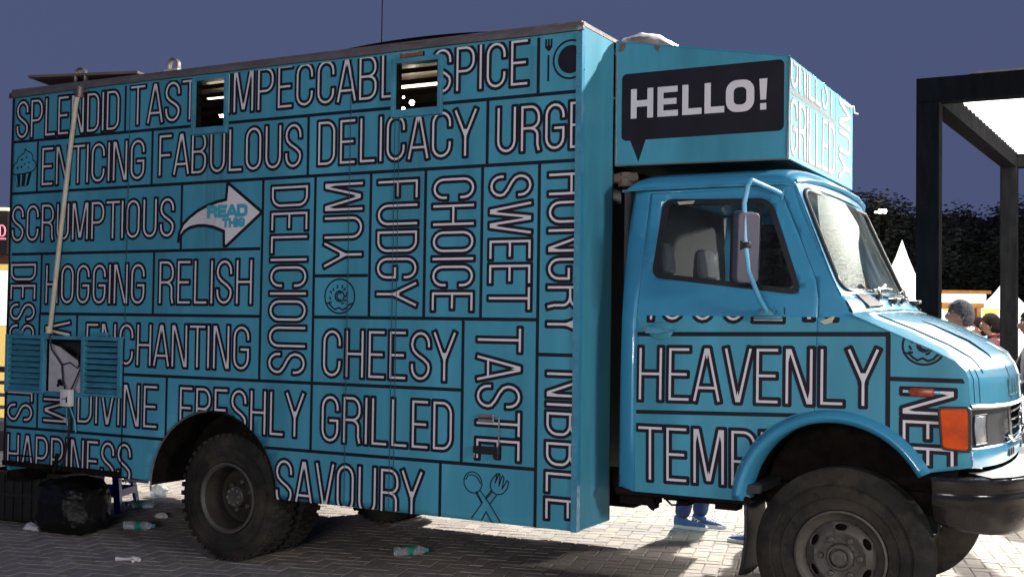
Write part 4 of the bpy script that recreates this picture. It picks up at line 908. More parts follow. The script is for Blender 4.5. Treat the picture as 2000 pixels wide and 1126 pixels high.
word('lettering reading TEMP', 'TEMPTING', 1.22, .318, lambda u, v: (.278 + u, .714 + v + .010 * u), csurf, doorp, CC, off=(.003, .0046))
word('lettering reading NEE', 'NEE', 1.282 - .880, .268, lambda u, v: (1.649 + v, 1.282 - u), csurf, cab_side, CC, off=(.003, .0046))
cl = [rect(.27, 1.605, 1.507, 1.531), rect(1.585, 1.608, .8, 1.53), rect(1.605, 1.97, 1.304, 1.326), rect(.27, 1.10, 1.091, 1.113)]
cl[0] = [(.27, 1.498), (1.605, 1.520), (1.605, 1.543), (.27, 1.521)]; cl[3] = [(.27, 1.081), (1.2, 1.106), (1.2, 1.127), (.27, 1.102)]
shape2d(cl, csurf, cab_side, M['black'], 'cell_lines', .0026, CC)
donut(1.762, 1.478, .098, .090, csurf, cab_side, CC, .0055)
tb = [('T', .305, .105), ('O', .405, .147), ('O', .576, .143), ('O', .745, .138), ('E', .906, .185)]
for c, x, L in tb: word('lettering cut off along the belt line', c, L, .31, lambda u, v, x=x: (x + u, 1.572 + v), csurf, doorp, CC, off=(.003, .0046))
for c, x in (('I', 1.172), ('I', 1.288)): word('lettering cut off along the belt line', c, .05, .3, lambda u, v, x=x: (x + u * .05 / .034, 1.583 + v), csurf, doorp if x < 1.2 else cab_side, CC, off=(.003, .0046))
m = MB(); m.add([csurf(1.262, 1.590, .005), csurf(1.335, 1.618, .005), csurf(1.325, 1.585, .005), csurf(1.285, 1.575, .005)], [(0, 1, 2, 3)]); m.build('peeled_patch', M['cream'], cab_side, fix=False)

# windscreen frame, glass, pillars
def wsf(y, t, o=0.0):                                        # t 0 = base .. 1 = header
    v = (y - CY) / (CY - .17); k = 1 - abs(v) ** 2.6 if abs(v) < 1 else 0
    x = 1.355 + (1.085 - 1.355) * t + (.055 + .02 * (1 - t)) * k - .008 * math.sin(math.pi * t)
    z = 1.722 + (2.305 - 1.722) * t + .035 * k * t
    return (x + o * .9, y, z + o * .42)
yb = lambda t: .175 + .105 * t
ringo = [(yb(0) , 0), (2 * CY - yb(0), 0), (2 * CY - yb(1), 1), (yb(1), 1)]
glo = rpoly([(yb(0) + .055, .055), (2 * CY - yb(0) - .055, .055), (2 * CY - yb(1) - .045, .93), (yb(1) + .045, .93)], [.10, .10, .09, .09], 8)
fr = region(ringo, [glo], lambda y, t: wsf(y, t), .06).build('windscreen_surround', M['cab'], truck, smooth=True, fix=False); clean_loose(fr)
gl = region(glo, [], lambda y, t: wsf(y, t, -.008), .05).build('windscreen', M['wind'], truck, smooth=True, fix=False); clean_loose(gl)
m = MB(); pts = [wsf(y, t, .003) for y, t in glo]; m.tube(pts + [pts[0]], .013, 8, cap=False); m.build('windscreen_seal', M['seal'], truck, smooth=True)
m = MB()
for sgn in (1, -1):
    m = MB(); f = (lambda y: y) if sgn == 1 else (lambda y: 2 * CY - y)
    k = 14; A = []; B = []
    pl = [(1.405, 1.640), (1.375, 1.705), (1.345, 1.745), (1.235, 1.945), (1.13, 2.17), (1.088, 2.302)]
    for i in range(k + 1):
        t = i / k; zz = 1.722 + .583 * t
        x = np.interp(zz, [q[1] for q in pl], [q[0] for q in pl]); A.append((x, f(ys(zz, x)), zz)); w_ = wsf(f(yb(t)), t); B.append(w_)
    Cc = []
    for a, b in zip(A, B):
        mid = (Vector(a) + Vector(b)) / 2; Cc.append(tuple(mid + Vector((.006, -.004 * sgn, .002))))
    for i in range(k):
        m.add([A[i], A[i + 1], Cc[i + 1], Cc[i]], [(0, 1, 2, 3)]); m.add([Cc[i], Cc[i + 1], B[i + 1], B[i]], [(0, 1, 2, 3)])
    m.build('windscreen_pillar', M['cab'], truck, smooth=True)
# roof
def rf(u, v):
    x = .155 + (1.10 + .05 * (1 - abs(2 * v - 1) ** 3) - .155) * u; a = abs(2 * v - 1); b = abs(2 * u - 1)
    y = .262 + (2 * CY - .524) * v
    z = 2.306 + .095 * (max(0, 1 - a ** 9)) ** .55 * (max(0, 1 - b ** 12)) ** .5 + .030 * (1 - a ** 2) * min(1, (1 - b) * 6)
    return (x, y, z)
m = MB(); 
us = [0, .004, .012, .03, .06, .12] + [.12 + .76 * i / 10 for i in range(1, 11)] + [.93, .96, .98, .99, .997, 1]
vs_ = [0, .003, .008, .015, .03, .06] + [.06 + .88 * i / 20 for i in range(1, 21)] + [.97, .985, .992, .997, 1]
nu, nv = len(us) - 1, len(vs_) - 1
m.grid(nu, nv, lambda u, v: rf(us[int(round(u * nu))], vs_[int(round(v * nv))])); m.build('cab_roof', M['cab'], truck, smooth=True)
for sgn in (0, 1):
    f = (lambda y: y) if not sgn else (lambda y: 2 * CY - y)
    m = MB(); m.tube([(.135, f(.268), 2.303), (.20, f(.262), 2.308), (.7, f(.257), 2.309), (1.03, f(.26), 2.307), (1.10, f(.285), 2.300)], .008, 6); m.build('rain_gutter', M['frame'], truck, smooth=True)
m = MB(); m.tube([(1.098, .29, 2.318), (1.125, .40, 2.335), (1.150, .7, 2.352), (1.155, CY, 2.360), (1.150, 1.56, 2.352), (1.125, 1.86, 2.335), (1.098, 1.97, 2.318)], .014, 8); m.build('visor_edge', M['cab'], truck, smooth=True)
m = MB(); m.box(.15, .17, .26, 2.0, .66, 2.31); m.build('cab_rear_wall', M['dark'], truck)
m = MB(); m.box(.17, .95, .18, 2.08, .70, .74); m.build('cab_floor', M['dark'], truck)
m = MB(); m.tube([(.05, .52, 2.36), (.05, .52, 2.44)], .05, 10); m.tube([(-.1, .50, 2.41), (.12, .50, 2.41)], .03, 8); m.build('air_pipe', M['board'], truck, smooth=True)
# door window: seal, dividing bar, glass
wsd = lambda x, z, o=0: (x, ys(z) + .006 - o, z)
ring_in = inset(win_o, .028)
o = region(win_o, [ring_in], lambda x, z: wsd(x, z, .010)).build('window_seal', M['seal'], doorp, fix=False); solid(o, .03)
g1 = [p for p in ring_in]
region(g1, [], lambda x, z: wsd(x, z, -.012)).build('side_window', M['side'], doorp, fix=False)
m = MB(); m.prism([(.898, 1.775), (.932, 1.770), (.925, 2.215), (.905, 2.215)], lambda x, z: wsd(x, z, .002), lambda x, z: wsd(x, z, -.02)); m.build('window_bar', M['seal'], doorp)
m = MB(); m.prism([(.46, 2.232), (.56, 2.236), (.55, 2.218), (.47, 2.216)], lambda x, z: wsd(x, z, .012), lambda x, z: wsd(x, z, .010)); m.build('peeled_patch', M['cream'], doorp)
# handle
m = MB()
for k in range(1):
    m.lathe([(.0, .055), (-.006, .05), (-.010, .03), (-.011, 0)], (0, 0, 0), 'y', 20)
m.v = [(x * 1.3 + .415, y + ys(1.53) - .001, z * .9 + 1.528) for x, y, z in m.v]; hd = m.build('handle_dish', M['wrap'], doorp, smooth=True)
m = MB(); m.prism([(.335, 1.515), (.345, 1.555), (.40, 1.545), (.50, 1.540), (.495, 1.528), (.40, 1.512)], lambda x, z: (x, ys(z) - .028, z), lambda x, z: (x, ys(z) - .006, z)); m.build('door_handle', M['frame'], doorp, bev=.003)
m = MB(); m.lathe([(0, .016), (-.012, .014), (-.013, 0)], (.335, ys(1.53) - .004, 1.535), 'y', 12); m.build('door_lock', M['steel'], doorp, smooth=True)
# fender flare
def flare(sgn=0):
    m = MB(); n = 40
    def f(u, v):
        a = R(176 - (176 - 28) * u); r_ = FR - .018 + .070 * v; tp = min(1, min(u, 1 - u) * 30 + .3)
        yo = -.055 * math.sin(math.pi * min(1, .16 + v * .84)) * tp
        yb_ = .15 if v > 0 else .15
        y = yb_ + yo - (0 if v < 1 else -.012); y = y if not sgn else 2 * CY - y
        return (FC[0] + 1.0 * r_ * math.cos(a) * (1.0 if math.cos(a) < 0 else 1.01), y, FC[1] + r_ * math.sin(a))
    m.grid(n, 8, f)
    m.grid(n, 1, lambda u, v: (lambda p: (p[0], p[1] + (.20 if not sgn else -.20) * v, p[2]))(f(u, 0)))
    return m.build('wing_flare', M['cab'], truck, smooth=True)
flare(); flare(1)
m = MB(); m.grid(30, 1, lambda u, v: (FC[0] + (FR - .01) * math.cos(R(168 - 140 * u)), .20 + .45 * v, FC[1] + (FR - .01) * math.sin(R(168 - 140 * u)))); m.build('wheel_housing', M['under'], truck, smooth=True)
ub('wheel_housing_back', FC[0] - .48, FC[0] + .52, .62, .64, .62, 1.15)
# bonnet and front
ST = [((1.42, 1.632), (1.53, 1.668)), ((1.44, 1.618), (1.55, 1.660)), ((1.62, 1.540), (1.75, 1.592)), ((1.80, 1.462), (1.93, 1.507)), ((1.905, 1.408), (2.02, 1.440)), ((1.945, 1.368), (2.066, 1.375)), ((1.962, 1.325), (2.086, 1.315)), ((1.968, 1.205), (2.096, 1.190))]
def stf(t, v, tab=ST, pw=2.4):
    t = t * (len(tab) - 1); i = min(len(tab) - 2, int(t)); f_ = t - i
    a = Vector(tab[i][0]).lerp(Vector(tab[i + 1][0]), f_); b = Vector(tab[i][1]).lerp(Vector(tab[i + 1][1]), f_)
    w_ = 1 - abs(v) ** pw; p = a.lerp(b, w_); hw = CY - ys(1.2, min(1.975, a[0]))
    return (p[0], CY + v * hw, p[1])
vg = [-1, -.97, -.93, -.88] + [-.8 + 1.6 * i / 16 for i in range(17)] + [.88, .93, .97, 1]
def frontpart(name, tab, n, m_, v0=-1, v1=1, off=0):
    m = MB(); vv = [v for v in vg if v0 < v < v1]; vv = [v0] + vv + [v1]; k = len(vv) - 1
    m.grid(n, k, lambda u, q: (lambda p: (p[0] + off, p[1], p[2] + off * .3))(stf(u, vv[int(round(q * k))], tab)))
    return m.build(name, m_, truck, smooth=True)
bonnet = frontpart('bonnet', ST, 28, M['bonnet'])
seam = MB()
seam.tube([Vector(stf(u, -.80)) + Vector((.0, 0, .0015)) for u in [.16 + .62 * i / 24 for i in range(25)]], .0035, 5); seam.tube([Vector(stf(.155, v)) + Vector((0, 0, .001)) for v in [-.80 + 1.60 * i / 24 for i in range(25)]], .003, 5)
seam.tube([Vector(stf(u, -.50)) + Vector((0, 0, .001)) for u in [.25 + .40 * i / 20 for i in range(21)]], .007, 5, radii=[.002 + .006 * math.sin(math.pi * i / 20) for i in range(21)])
seam.build('bonnet_seam', M['seal'], truck)
for v in (-.95, -.885, -.30):
    m = MB(); m.tube([Vector(stf(u, v)) + Vector((.0008, 0, 0)) for u in [.66 + .33 * i / 12 for i in range(13)]], .0018, 5); m.build('bonnet_crease', M['seal'], truck)
bs = lambda y, z, o: (lambda x: (x + o, y, z))(1.965 + .127 * (1 - abs((y - CY) / .98) ** 2.4))
word('lettering wrapped over the bonnet edge', 'ILLUS', .42, .20, lambda u, v: (.78 + u, 1.215 + v), bs, bonnet, ([rect(0, 3, 1.2, 1.318)], lambda y, z: z < 1.318), off=(.002, .0035), bw=.010, ww=.003, mats=[M['black'], M['teal']])
word('lettering wrapped over the bonnet edge', 'HO', .30, .20, lambda u, v: (1.30 + u, 1.215 + v), bs, bonnet, ([rect(0, 3, 1.2, 1.318)], lambda y, z: z < 1.318), off=(.002, .0035), bw=.010, ww=.003, mats=[M['black'], M['teal']])
G1 = [((1.969, 1.203), (2.098, 1.188)), ((1.978, 1.190), (2.112, 1.176)), ((1.969, 1.178), (2.098, 1.166))]
frontpart('chrome_strip', G1, 4, M['steel'], off=.003)
G2 = [((1.966, 1.178), (2.090, 1.166)), ((1.962, 1.09), (2.080, 1.08)), ((1.972, 1.000), (2.085, .985))]
# grille surround in two wings, with the opening between
frontpart('grille_panel', G2, 8, M['grille'], -1, -.42); frontpart('grille_panel', G2, 8, M['grille'], .42, 1)
frontpart('radiator', [((1.93, 1.17), (2.04, 1.165)), ((1.93, 1.0), (2.03, .99))], 2, M['dark'], -.42, .42)
for k in range(4):
    z = 1.150 - k * .044; frontpart('grille_bar', [((1.965, z), (2.092, z - .008)), ((1.972, z - .006), (2.10, z - .014)), ((1.965, z - .012), (2.092, z - .020))], 3, M['chrome'], -.42, .42)
m = MB(); m.tube([(2.088, .72, 1.15), (2.094, .73, 1.03), (2.102, .80, .992), (2.108, CY, .985), (2.102, 1.46, .992), (2.094, 1.53, 1.03), (2.088, 1.54, 1.15)], .009, 8); m.build('grille_rim', M['chrome'], truck, smooth=True)
m = MB(); m.tube([(2.108, CY - .055, 1.135), (2.112, CY, 1.118), (2.108, CY + .055, 1.135)], .008, 8); m.tube([(2.112, CY, 1.12), (2.112, CY, 1.045)], .009, 8)
m.tube([(2.110, CY + .085 * math.cos(R(t)), 1.09 + .052 * math.sin(R(t))) for t in range(0, 361, 20)], .006, 8); m.build('chrome_badge', M['chrome'], truck, smooth=True)
G3 = [((1.972, 1.000), (2.085, .985)), ((1.982, .990), (2.098, .975)), ((1.980, .905), (2.090, .885)), ((1.955, .900), (2.060, .878))]
frontpart('lower_apron', G3, 8, M['cab'])
for v in (-.36, -.29, -.22, .22, .29, .36):
    p = stf(.5, v, G3); m = MB(); m.box(p[0] - .01, p[0] + .006, p[1] - .022, p[1] + .022, .912, .952, bev=.004); m.build('apron_slot', M['dark'], truck)
for sgn in (1, -1):
    va, vb_ = (-.955, -.80)
    def hl_f(u, v):
        q = (va + (vb_ - va) * u) * sgn; z = 1.150 - .140 * v; p = stf((1.178 - z) / .178, q, G2)
        return (p[0] + .006 + .012 * math.sin(math.pi * u) * math.sin(math.pi * v), p[1], z)
    m = MB(); m.grid(10, 10, hl_f); m.build('headlight', M['lens'], truck, smooth=True, solid=.004)
    m = MB(); edge = [hl_f(0, v / 8) for v in range(9)] + [hl_f(u / 8, 1) for u in range(9)] + [hl_f(1, 1 - v / 8) for v in range(9)] + [hl_f(1 - u / 8, 0) for u in range(9)]; m.tube(edge, .004, 6, cap=False); m.build('headlight_rim', M['grille'], truck)
    f = (lambda y: y) if sgn == 1 else (lambda y: 2 * CY - y)
    m = MB(); m.prism(rpoly([(1.838, 1.180), (1.962, 1.185), (1.966, .990), (1.852, .998)], .018, 4), lambda x, z: (x, f(.110), z), lambda x, z: (x, f(.155), z)); m.build('indicator_lamp', M['amber'], truck, bev=.006)
    m = MB(); m.prism(rpoly([(1.826, 1.192), (1.976, 1.196), (1.980, .978), (1.842, .986)], .022, 4), lambda x, z: (x, f(.126), z), lambda x, z: (x, f(.165), z)); m.build('indicator_housing', M['seal'], truck, bev=.003)
    m = MB(); m.box(1.700, 1.812, *sorted((f(.118), f(.150))), 1.236, 1.276, bev=.008); m.build('side_marker', M['darkamber'], truck, smooth=True)
    m = MB(); m.box(1.690, 1.838, *sorted((f(.134), f(.152))), 1.246, 1.266, bev=.004); m.build('side_marker_base', M['cab'], truck, smooth=True)
# cowl between windscreen and bonnet
def cowl(u, v):
    y = .165 + (2 * CY - .33) * v; a = Vector(wsf(min(max(y, .175), 2 * CY - .175), 0)); b = Vector(stf(0.02, (y - CY) / (CY - .15) if abs(y - CY) < CY - .15 else (1 if y > CY else -1)))
    b.y = y; p = a.lerp(b, u); p.z += .018 * math.sin(math.pi * u); return tuple(p)
m = MB(); m.grid(8, 30, cowl); m.build('cowl', M['cab'], truck, smooth=True)
def cw(y, u, o=0): p = Vector(cowl(u, (y - .165) / (2 * CY - .33))); return p + Vector((.35, 0, .93)) * o
for y0 in (.34, 1.68):
    gr = MB().add([cw(y0, .12, .008), cw(y0 + .20, .12, .008), cw(y0 + .20, .92, .008), cw(y0, .92, .008)], [(0, 1, 2, 3)]).build('cowl_vent', M['grille'], truck, fix=False); gr.modifiers.new('thickness', 'SOLIDIFY').thickness = .01
    for k in range(6):
        u = .20 + k * .115; m = MB(); m.add([cw(y0 + .02, u, .010), cw(y0 + .18, u, .010), cw(y0 + .18, u + .055, .010), cw(y0 + .02, u + .055, .010)], [(0, 1, 2, 3)]); m.build('vent_slot', M['seal'], gr, fix=False)
def wiper(y, yd, nm='wiper'):
    b = cw(y, .45, .012); m = MB(); m.lathe([(-.01, .02), (.015, .018), (.022, .008), (.022, 0)], b, 'z', 10)
    wb = m.build(nm, M['seal'], truck, smooth=True)
    tip = Vector(wsf(y + yd, .10, .035)); mid = Vector(wsf(y + yd * .45, .05, .045))
    m = MB(); m.tube([b + Vector((0, 0, .02)), b + Vector((-.01, yd * .12, .05)), mid, tip], .007, 6); m.build('wiper_arm', M['steel'], wb, smooth=True)
    m = MB(); c0 = Vector(wsf(y + yd - .28, .055, .018)); c1 = Vector(wsf(y + yd + .26, .085, .018)); m.tube([c0, Vector(wsf(y + yd, .075, .030)), c1], .006, 6); m.tube([c0.lerp(c1, .3), tip, c0.lerp(c1, .7)], .005, 6); m.build('wiper_blade', M['seal'], wb)
wiper(.62, .34); wiper(1.30, .34)
for y, u in ((.78, .78), (.98, .74), (1.42, .78), (1.62, .66)):
    b = cw(y, u, .004); m = MB(); m.tube([b, b + Vector((.01, 0, .02))], .013, 8); m.box(b.x - .02, b.x + .035, b.y - .03, b.y + .03, b.z + .012, b.z + .03, bev=.004); m.build('washer_jet', M['seal'], truck, smooth=True)
# cab inside
for y0 in (.42, 1.22):
    m = MB(); m.box(.30, .78, y0, y0 + .62, 1.22, 1.36, bev=.05); st = m.build('driver_seat' if y0 < 1 else 'passenger_seat', M['seat'], truck, smooth=True)
    mt = Matrix.Translation((.30, 0, 1.36)) @ Matrix.Rotation(R(-10), 4, 'Y')
    m = MB(); m.box(-.06, .06, y0 + .04, y0 + .58, -.02, .48, mt, bev=.05); m.build('seat_back', M['seat'], st, smooth=True)
    m = MB(); m.box(-.05, .05, y0 + .19, y0 + .43, .50, .70, mt, bev=.045); m.build('headrest', M['inner'], st, smooth=True)
m = MB(); m.box(1.05, 1.34, .24, 2.02, 1.42, 1.66, bev=.05); db = m.build('dashboard', mat('dashboard_plastic', (0.20, 0.20, 0.18), 0.7, var=0.1), truck, smooth=True)
m = MB(); m.tube([(1.10, .68, 1.5), (.95, .68, 1.66)], .025, 8); sc_ = m.build('steering_column', M['dark'], truck, smooth=True)
m = MB(); mt = Matrix.Translation((.94, .68, 1.68)) @ Matrix.Rotation(R(-50), 4, 'Y')
m.tube([mt @ Vector((.21 * math.cos(R(a)), .21 * math.sin(R(a)), 0)) for a in range(0, 361, 12)], .013, 8, cap=False)
for a in (90, 210, 330): m.tube([mt @ Vector((0, 0, -.02)), mt @ Vector((.21 * math.cos(R(a)), .21 * math.sin(R(a)), 0))], .010, 6)
m.build('steering_wheel', M['seal'], truck, smooth=True)
m = MB(); m.tube([(.98, .60, 1.98), (1.04, .62, 1.90), (1.02, .60, 1.84)], .02, 8); m.box(.955, .995, .52, .62, 1.97, 2.01, bev=.01); m.build('phone_holder', M['seal'], truck, smooth=True)
# mirror on its arm
m = MB(); m.tube([(1.045, .235, 2.245), (1.02, .16, 2.262), (.965, -.055, 2.292), (.952, -.065, 2.265), (.932, -.060, 2.175), (.934, -.055, 2.00), (.950, -.04, 1.84), (.982, .02, 1.72), (.985, .04, 1.70), (1.005, .12, 1.628)], .0125, 10)
arm = m.build('mirror_arm', M['arm'], truck, smooth=True)
m = MB(); m.tube([(1.04, .235, 2.215), (1.05, .235, 2.27)], .008, 8); m.build('arm_bracket', M['frame'], arm)
m = MB(); m.box(.93, 1.075, .118, .150, 1.596, 1.618, bev=.006); m.box(.955, 1.035, .100, .150, 1.612, 1.650, bev=.008); m.tube([(1.02, .11, 1.66), (1.045, .10, 1.64)], .010, 6); m.build('arm_foot', M['frame'], arm, smooth=True)
mt = Matrix.Translation((.935, -.030, 1.955)) @ Matrix.Rotation(R(-38), 4, 'Z') @ Matrix.Rotation(R(2), 4, 'Y')
m = MB(); m.prism(rrect(-.066, .066, -.178, .178, .026, 5), lambda y, z: mt @ Vector((.022, y, z)), lambda y, z: mt @ Vector((-.028, y, z))); mh = m.build('mirror', mat('mirror_back', (0.075, 0.07, 0.105), 0.45, var=0.1, scale=12), arm, bev=.008)
m = MB(); m.prism(rrect(-.073, .073, -.185, .185, .030, 5), lambda y, z: mt @ Vector((-.020, y, z)), lambda y, z: mt @ Vector((-.036, y, z))); m.build('mirror_rim', M['seal'], mh, bev=.003)
m = MB(); m.tube([(.918, -.085, 1.965), (.92, -.045, 1.965)], .024, 12); m.box(.930, .968, -.085, -.045, 1.952, 1.980, bev=.004); m.build('mirror_clamp', M['seal'], arm, smooth=True)
m = MB(); m.tube([(1.085, .145, 1.625), (1.085, .135, 1.66)], .003, 5); m.build('door_pin', M['seal'], doorp)
# bumper
path = [(1.80, .085), (1.88, .080), (1.97, .105), (2.07, .17), (2.15, .27), (2.21, .42), (2.25, .65), (2.27, .9), (2.275, CY)]
path = path + [(x, 2 * CY - y) for x, y in path[-2::-1]]
prof = [(-.075, .862), (.0, .858), (.006, .850), (.004, .80), (-.006, .79), (-.004, .775), (.008, .765), (.004, .72), (-.012, .66), (-.055, .575), (-.075, .565), (-.078, .60)]
def bump(prof_, name, m_, i0=0, i1=None, sm=True):
    m = MB(); pts = path[i0:i1]; k = len(pts) - 1; nn = []
    for i in range(len(pts)):
        g = i0 + i; a = Vector(path[max(0, g - 1)]); b = Vector(path[min(len(path) - 1, g + 1)]); d = (b - a).normalized(); nn.append(Vector((d.y, -d.x)))
    def f(u, v):
        i = int(round(u * k)); q = prof_[int(round(v * (len(prof_) - 1)))]; p = Vector(pts[i]) + nn[i] * q[0]; g = abs(i0 + i - (len(path) - 1) / 2) / ((len(path) - 1) / 2)
        return (p.x, p.y, q[1] + (.065 if q[1] < .7 else 0) * g ** 3)
    m.grid(k, len(prof_) - 1, f); return m.build(name, m_, truck, smooth=sm)
bp = bump(prof, 'bumper', M['bumper']); bp.modifiers.new('thickness', 'SOLIDIFY').thickness = .004
sb = bp.modifiers.new('round', 'SUBSURF'); sb.levels = 1; sb.render_levels = 1
bump([(-.19, .866), (-.004, .864)], 'bumper_top_plate', M['btop'], 3, -3)
ub('bumper_bracket', 1.7, 2.15, .60, .68, .62, .74); ub('bumper_bracket', 1.7, 2.15, 1.58, 1.66, .62, .74)
mt = Matrix.Translation((2.295, CY - .05, .73)) @ Matrix.Rotation(R(-6), 4, 'Y') @ Matrix.Rotation(R(3), 4, 'X')
m = MB(); m.box(-.003, .003, -.25, .25, -.075, .075, mt, bev=.002); m.build('number_plate', M['plate'], truck)

# ------------------------------------------------------------------ ground and pavers
m = MB(); m.add([(-400, -400, -.0055), (400, -400, -.0055), (400, 600, -.0055), (-400, 600, -.0055)], [(0, 1, 2, 3)])
ground = m.build('ground', M['sand'], None, fix=False); ground['kind'] = 'structure'
PA = R(14.0); ca, sa = math.cos(PA), math.sin(PA); PW, PL, GAP = .105, .21, .006
def pav_mesh(tone, seed):
    rnd = random.Random(seed); me = bpy.data.meshes.new('paver'); l, w_, b = PL / 2 - GAP / 2, PW / 2 - GAP / 2, .005
    j = lambda: rnd.uniform(-.0015, .0015)
    vs = [(sx * l, sy * w_, -.012) for sx, sy in ((-1, -1), (1, -1), (1, 1), (-1, 1))] + [(sx * l + j(), sy * w_ + j(), -b) for sx, sy in ((-1, -1), (1, -1), (1, 1), (-1, 1))] + [(sx * (l - b), sy * (w_ - b), j() * .4) for sx, sy in ((-1, -1), (1, -1), (1, 1), (-1, 1))]
    fs = [(0, 1, 5, 4), (1, 2, 6, 5), (2, 3, 7, 6), (3, 0, 4, 7), (4, 5, 9, 8), (5, 6, 10, 9), (6, 7, 11, 10), (7, 4, 8, 11), (8, 9, 10, 11)]
    me.from_pydata(vs, [], fs); me.materials.append(M['paver'])
    at = me.attributes.new('tone', 'FLOAT_COLOR', 'FACE'); c = tone
    at.data.foreach_set('color', [v for _ in fs for v in (c[0], c[1], c[2], 1)]); return me, vs, fs
rt = random.Random(3); tones = []
for k in range(9):
    a = rt.uniform(.78, 1.10); tones.append((a, a * rt.uniform(.93, 1.0), a * rt.uniform(.88, .99)))
PM = [pav_mesh(tones[k], k) for k in range(9)]
slots = []
# herringbone laid square to the drive
for i in range(-150, 151):
    for j in range(-150, 151):
        if (i + j) % 4 == 0: u, v, rot = (i + 1) * PW, (j + .5) * PW, 0
        elif (i + j) % 4 == 3 or False: u, v, rot = (i + .5) * PW, (j + 1) * PW, 1
        else: continue
        if (i + j) % 4 == 3: v = j * PW
        x, y = u * ca - v * sa - .5, u * sa + v * ca + 3.0
        px, py, z = pix((x, y, 0))
        if z < 2 or z > 19: continue
        if -260 < px < 2260 and 600 < py < 1400: slots.append((x, y, rot, px, py, z))
def seen(px, py):
    if not (0 <= px <= 2000 and 0 <= py <= 1126): return False
    if py < 900: return False
    if px < 640 and py < 935: return False
    if 340 < px < 610 and py > 900 and ((px - 450) / 110) ** 2 + ((py - 975) / 125) ** 2 < 1: return False
    if 600 < px < 1187 and py < 1000 + (px - 600) * .06: return False
    if 1187 <= px < 1480 and py < 990: return False
    if 1475 < px < 1821: return False
    if px >= 1821 and py < 1040: return False
    return True
vis = sorted([s for s in slots if seen(s[3], s[4])], key=lambda s: s[5])
ind = set(id(s) for s in vis[:298])
rnd = random.Random(11); mbp = MB(); tcol = []
for s in slots:
    x, y, rot, px, py, z = s; k = rnd.randrange(9); dz = rnd.uniform(-.0012, .0012); tx, ty = rnd.uniform(-.006, .006), rnd.uniform(-.006, .006)
    ang = PA + (math.pi / 2 if rot else 0) + (math.pi if rnd.random() < .5 else 0) + rnd.uniform(-.008, .008)
    if id(s) in ind:
        o = bpy.data.objects.new('paver', PM[k][0]); COL.objects.link(o); o.parent = ground; o.location = (x, y, dz); o.rotation_euler = (tx, ty, ang)
    else:
        mt = Matrix.Translation((x, y, dz)) @ Matrix.Rotation(ang, 4, 'Z') @ Matrix.Rotation(tx, 4, 'X')
        mbp.add([mt @ Vector(v) for v in PM[k][1]], PM[k][2]); tcol += [tones[k]] * 9
po = mbp.build('paving', M['paver'], ground, fix=False); po['kind'] = 'stuff'
at = po.data.attributes.new('tone', 'FLOAT_COLOR', 'FACE'); at.data.foreach_set('color', [v for c in tcol for v in (*c, 1)])

# ------------------------------------------------------------------ litter, bag, stool, crate
def blob(name, c, r, m, seed, amp, sub=4, sq=None, parent=None):
    bm = bmesh.new(); bmesh.ops.create_icosphere(bm, subdivisions=sub, radius=1)
    for v in bm.verts:
        p = v.co.copy(); n_ = noise.noise(p * 1.6 + Vector((seed, 0, 0))) * amp + abs(noise.noise(p * 4 + Vector((0, seed, 0)))) * amp * .8
        q = p * (1 + n_)
        if sq: q = Vector((math.copysign(abs(q.x) ** sq, q.x), math.copysign(abs(q.y) ** sq, q.y), math.copysign(abs(q.z) ** sq, q.z)))
        v.co = Vector((c[0] + q.x * r[0], c[1] + q.y * r[1], max(.001, c[2] + q.z * r[2])))
    me = bpy.data.meshes.new(name); bm.to_mesh(me); bm.free(); return link(name, me, parent, [m], smooth=True)
bag = thing('bin_bag', 'bulging black bin bag standing on the paving under the rear of the truck', 'bin bag', (-4.16, .25, 0))
blob('sack', (-4.16, .25, .19), (.255, .22, .20), M['bag'], 3.1, .16, 5, .70, bag)
m = MB(); m.lathe([(.36, .10), (.385, .07), (.39, .02), (.388, 0)], (-4.18, .25, 0), 'z', 14); m.build('tied_neck', M['bag'], bag, smooth=True)
cr = thing('plastic_crate', 'dark ribbed plastic crate in the shade behind the bin bag', 'crate', (-4.62, .55, 0))
m = MB(); mt = Matrix.Translation((-4.78, .52, 0)) @ Matrix.Rotation(R(12), 4, 'Z')
m.box(-.36, .36, -.26, .26, .01, .39, mt, bev=.02); m.build('crate_shell', M['crate'], cr)
for k in range(9):
    m = MB(); m.box(-.32 + k * .08, -.305 + k * .08, -.275, -.258, .03, .37, mt); m.build('rib', M['crate'], cr)
for z in (.36, .20): m = MB(); m.box(-.37, .37, -.27, .27, z, z + .03, mt, bev=.004); m.build('crate_rim', M['crate'], cr)
st = thing('plastic_stool', 'blue plastic stool standing on the lit paving behind the truck body', 'stool', (-4.74, 1.12, 0))
sc0 = Vector((-4.74, 1.12)); mt = Matrix.Translation((sc0.x, sc0.y, 0)) @ Matrix.Rotation(R(22), 4, 'Z')
m = MB(); m.box(-.145, .145, -.145, .145, .435, .455, mt, bev=.01); m.box(-.15, .15, -.15, .15, .395, .438, mt, bev=.008); m.build('seat', M['stool'], st, smooth=True)
for sx, sy in ((-1, -1), (1, -1), (1, 1), (-1, 1)):
    m = MB()
    for wx, wy in ((1, .12), (.12, 1)):
        a = [(sx * (.135), sy * .135, .40), (sx * (.135 - .055 * wx), sy * (.135 - .055 * wy), .40), (sx * (.19 - .045 * wx), sy * (.19 - .045 * wy), .0), (sx * .19, sy * .19, .0)]
        m.add([mt @ Vector(p) for p in a], [(0, 1, 2, 3)])
    lg = m.build('leg', M['stool'], st); lg.modifiers.new('thickness', 'SOLIDIFY').thickness = .008
for a in range(4):
    r2 = Matrix.Rotation(R(90 * a), 4, 'Z'); m = MB(); m.box(-.165, .165, -.172, -.162, .12, .175, mt @ r2); m.build('cross_band', M['stool'], st)
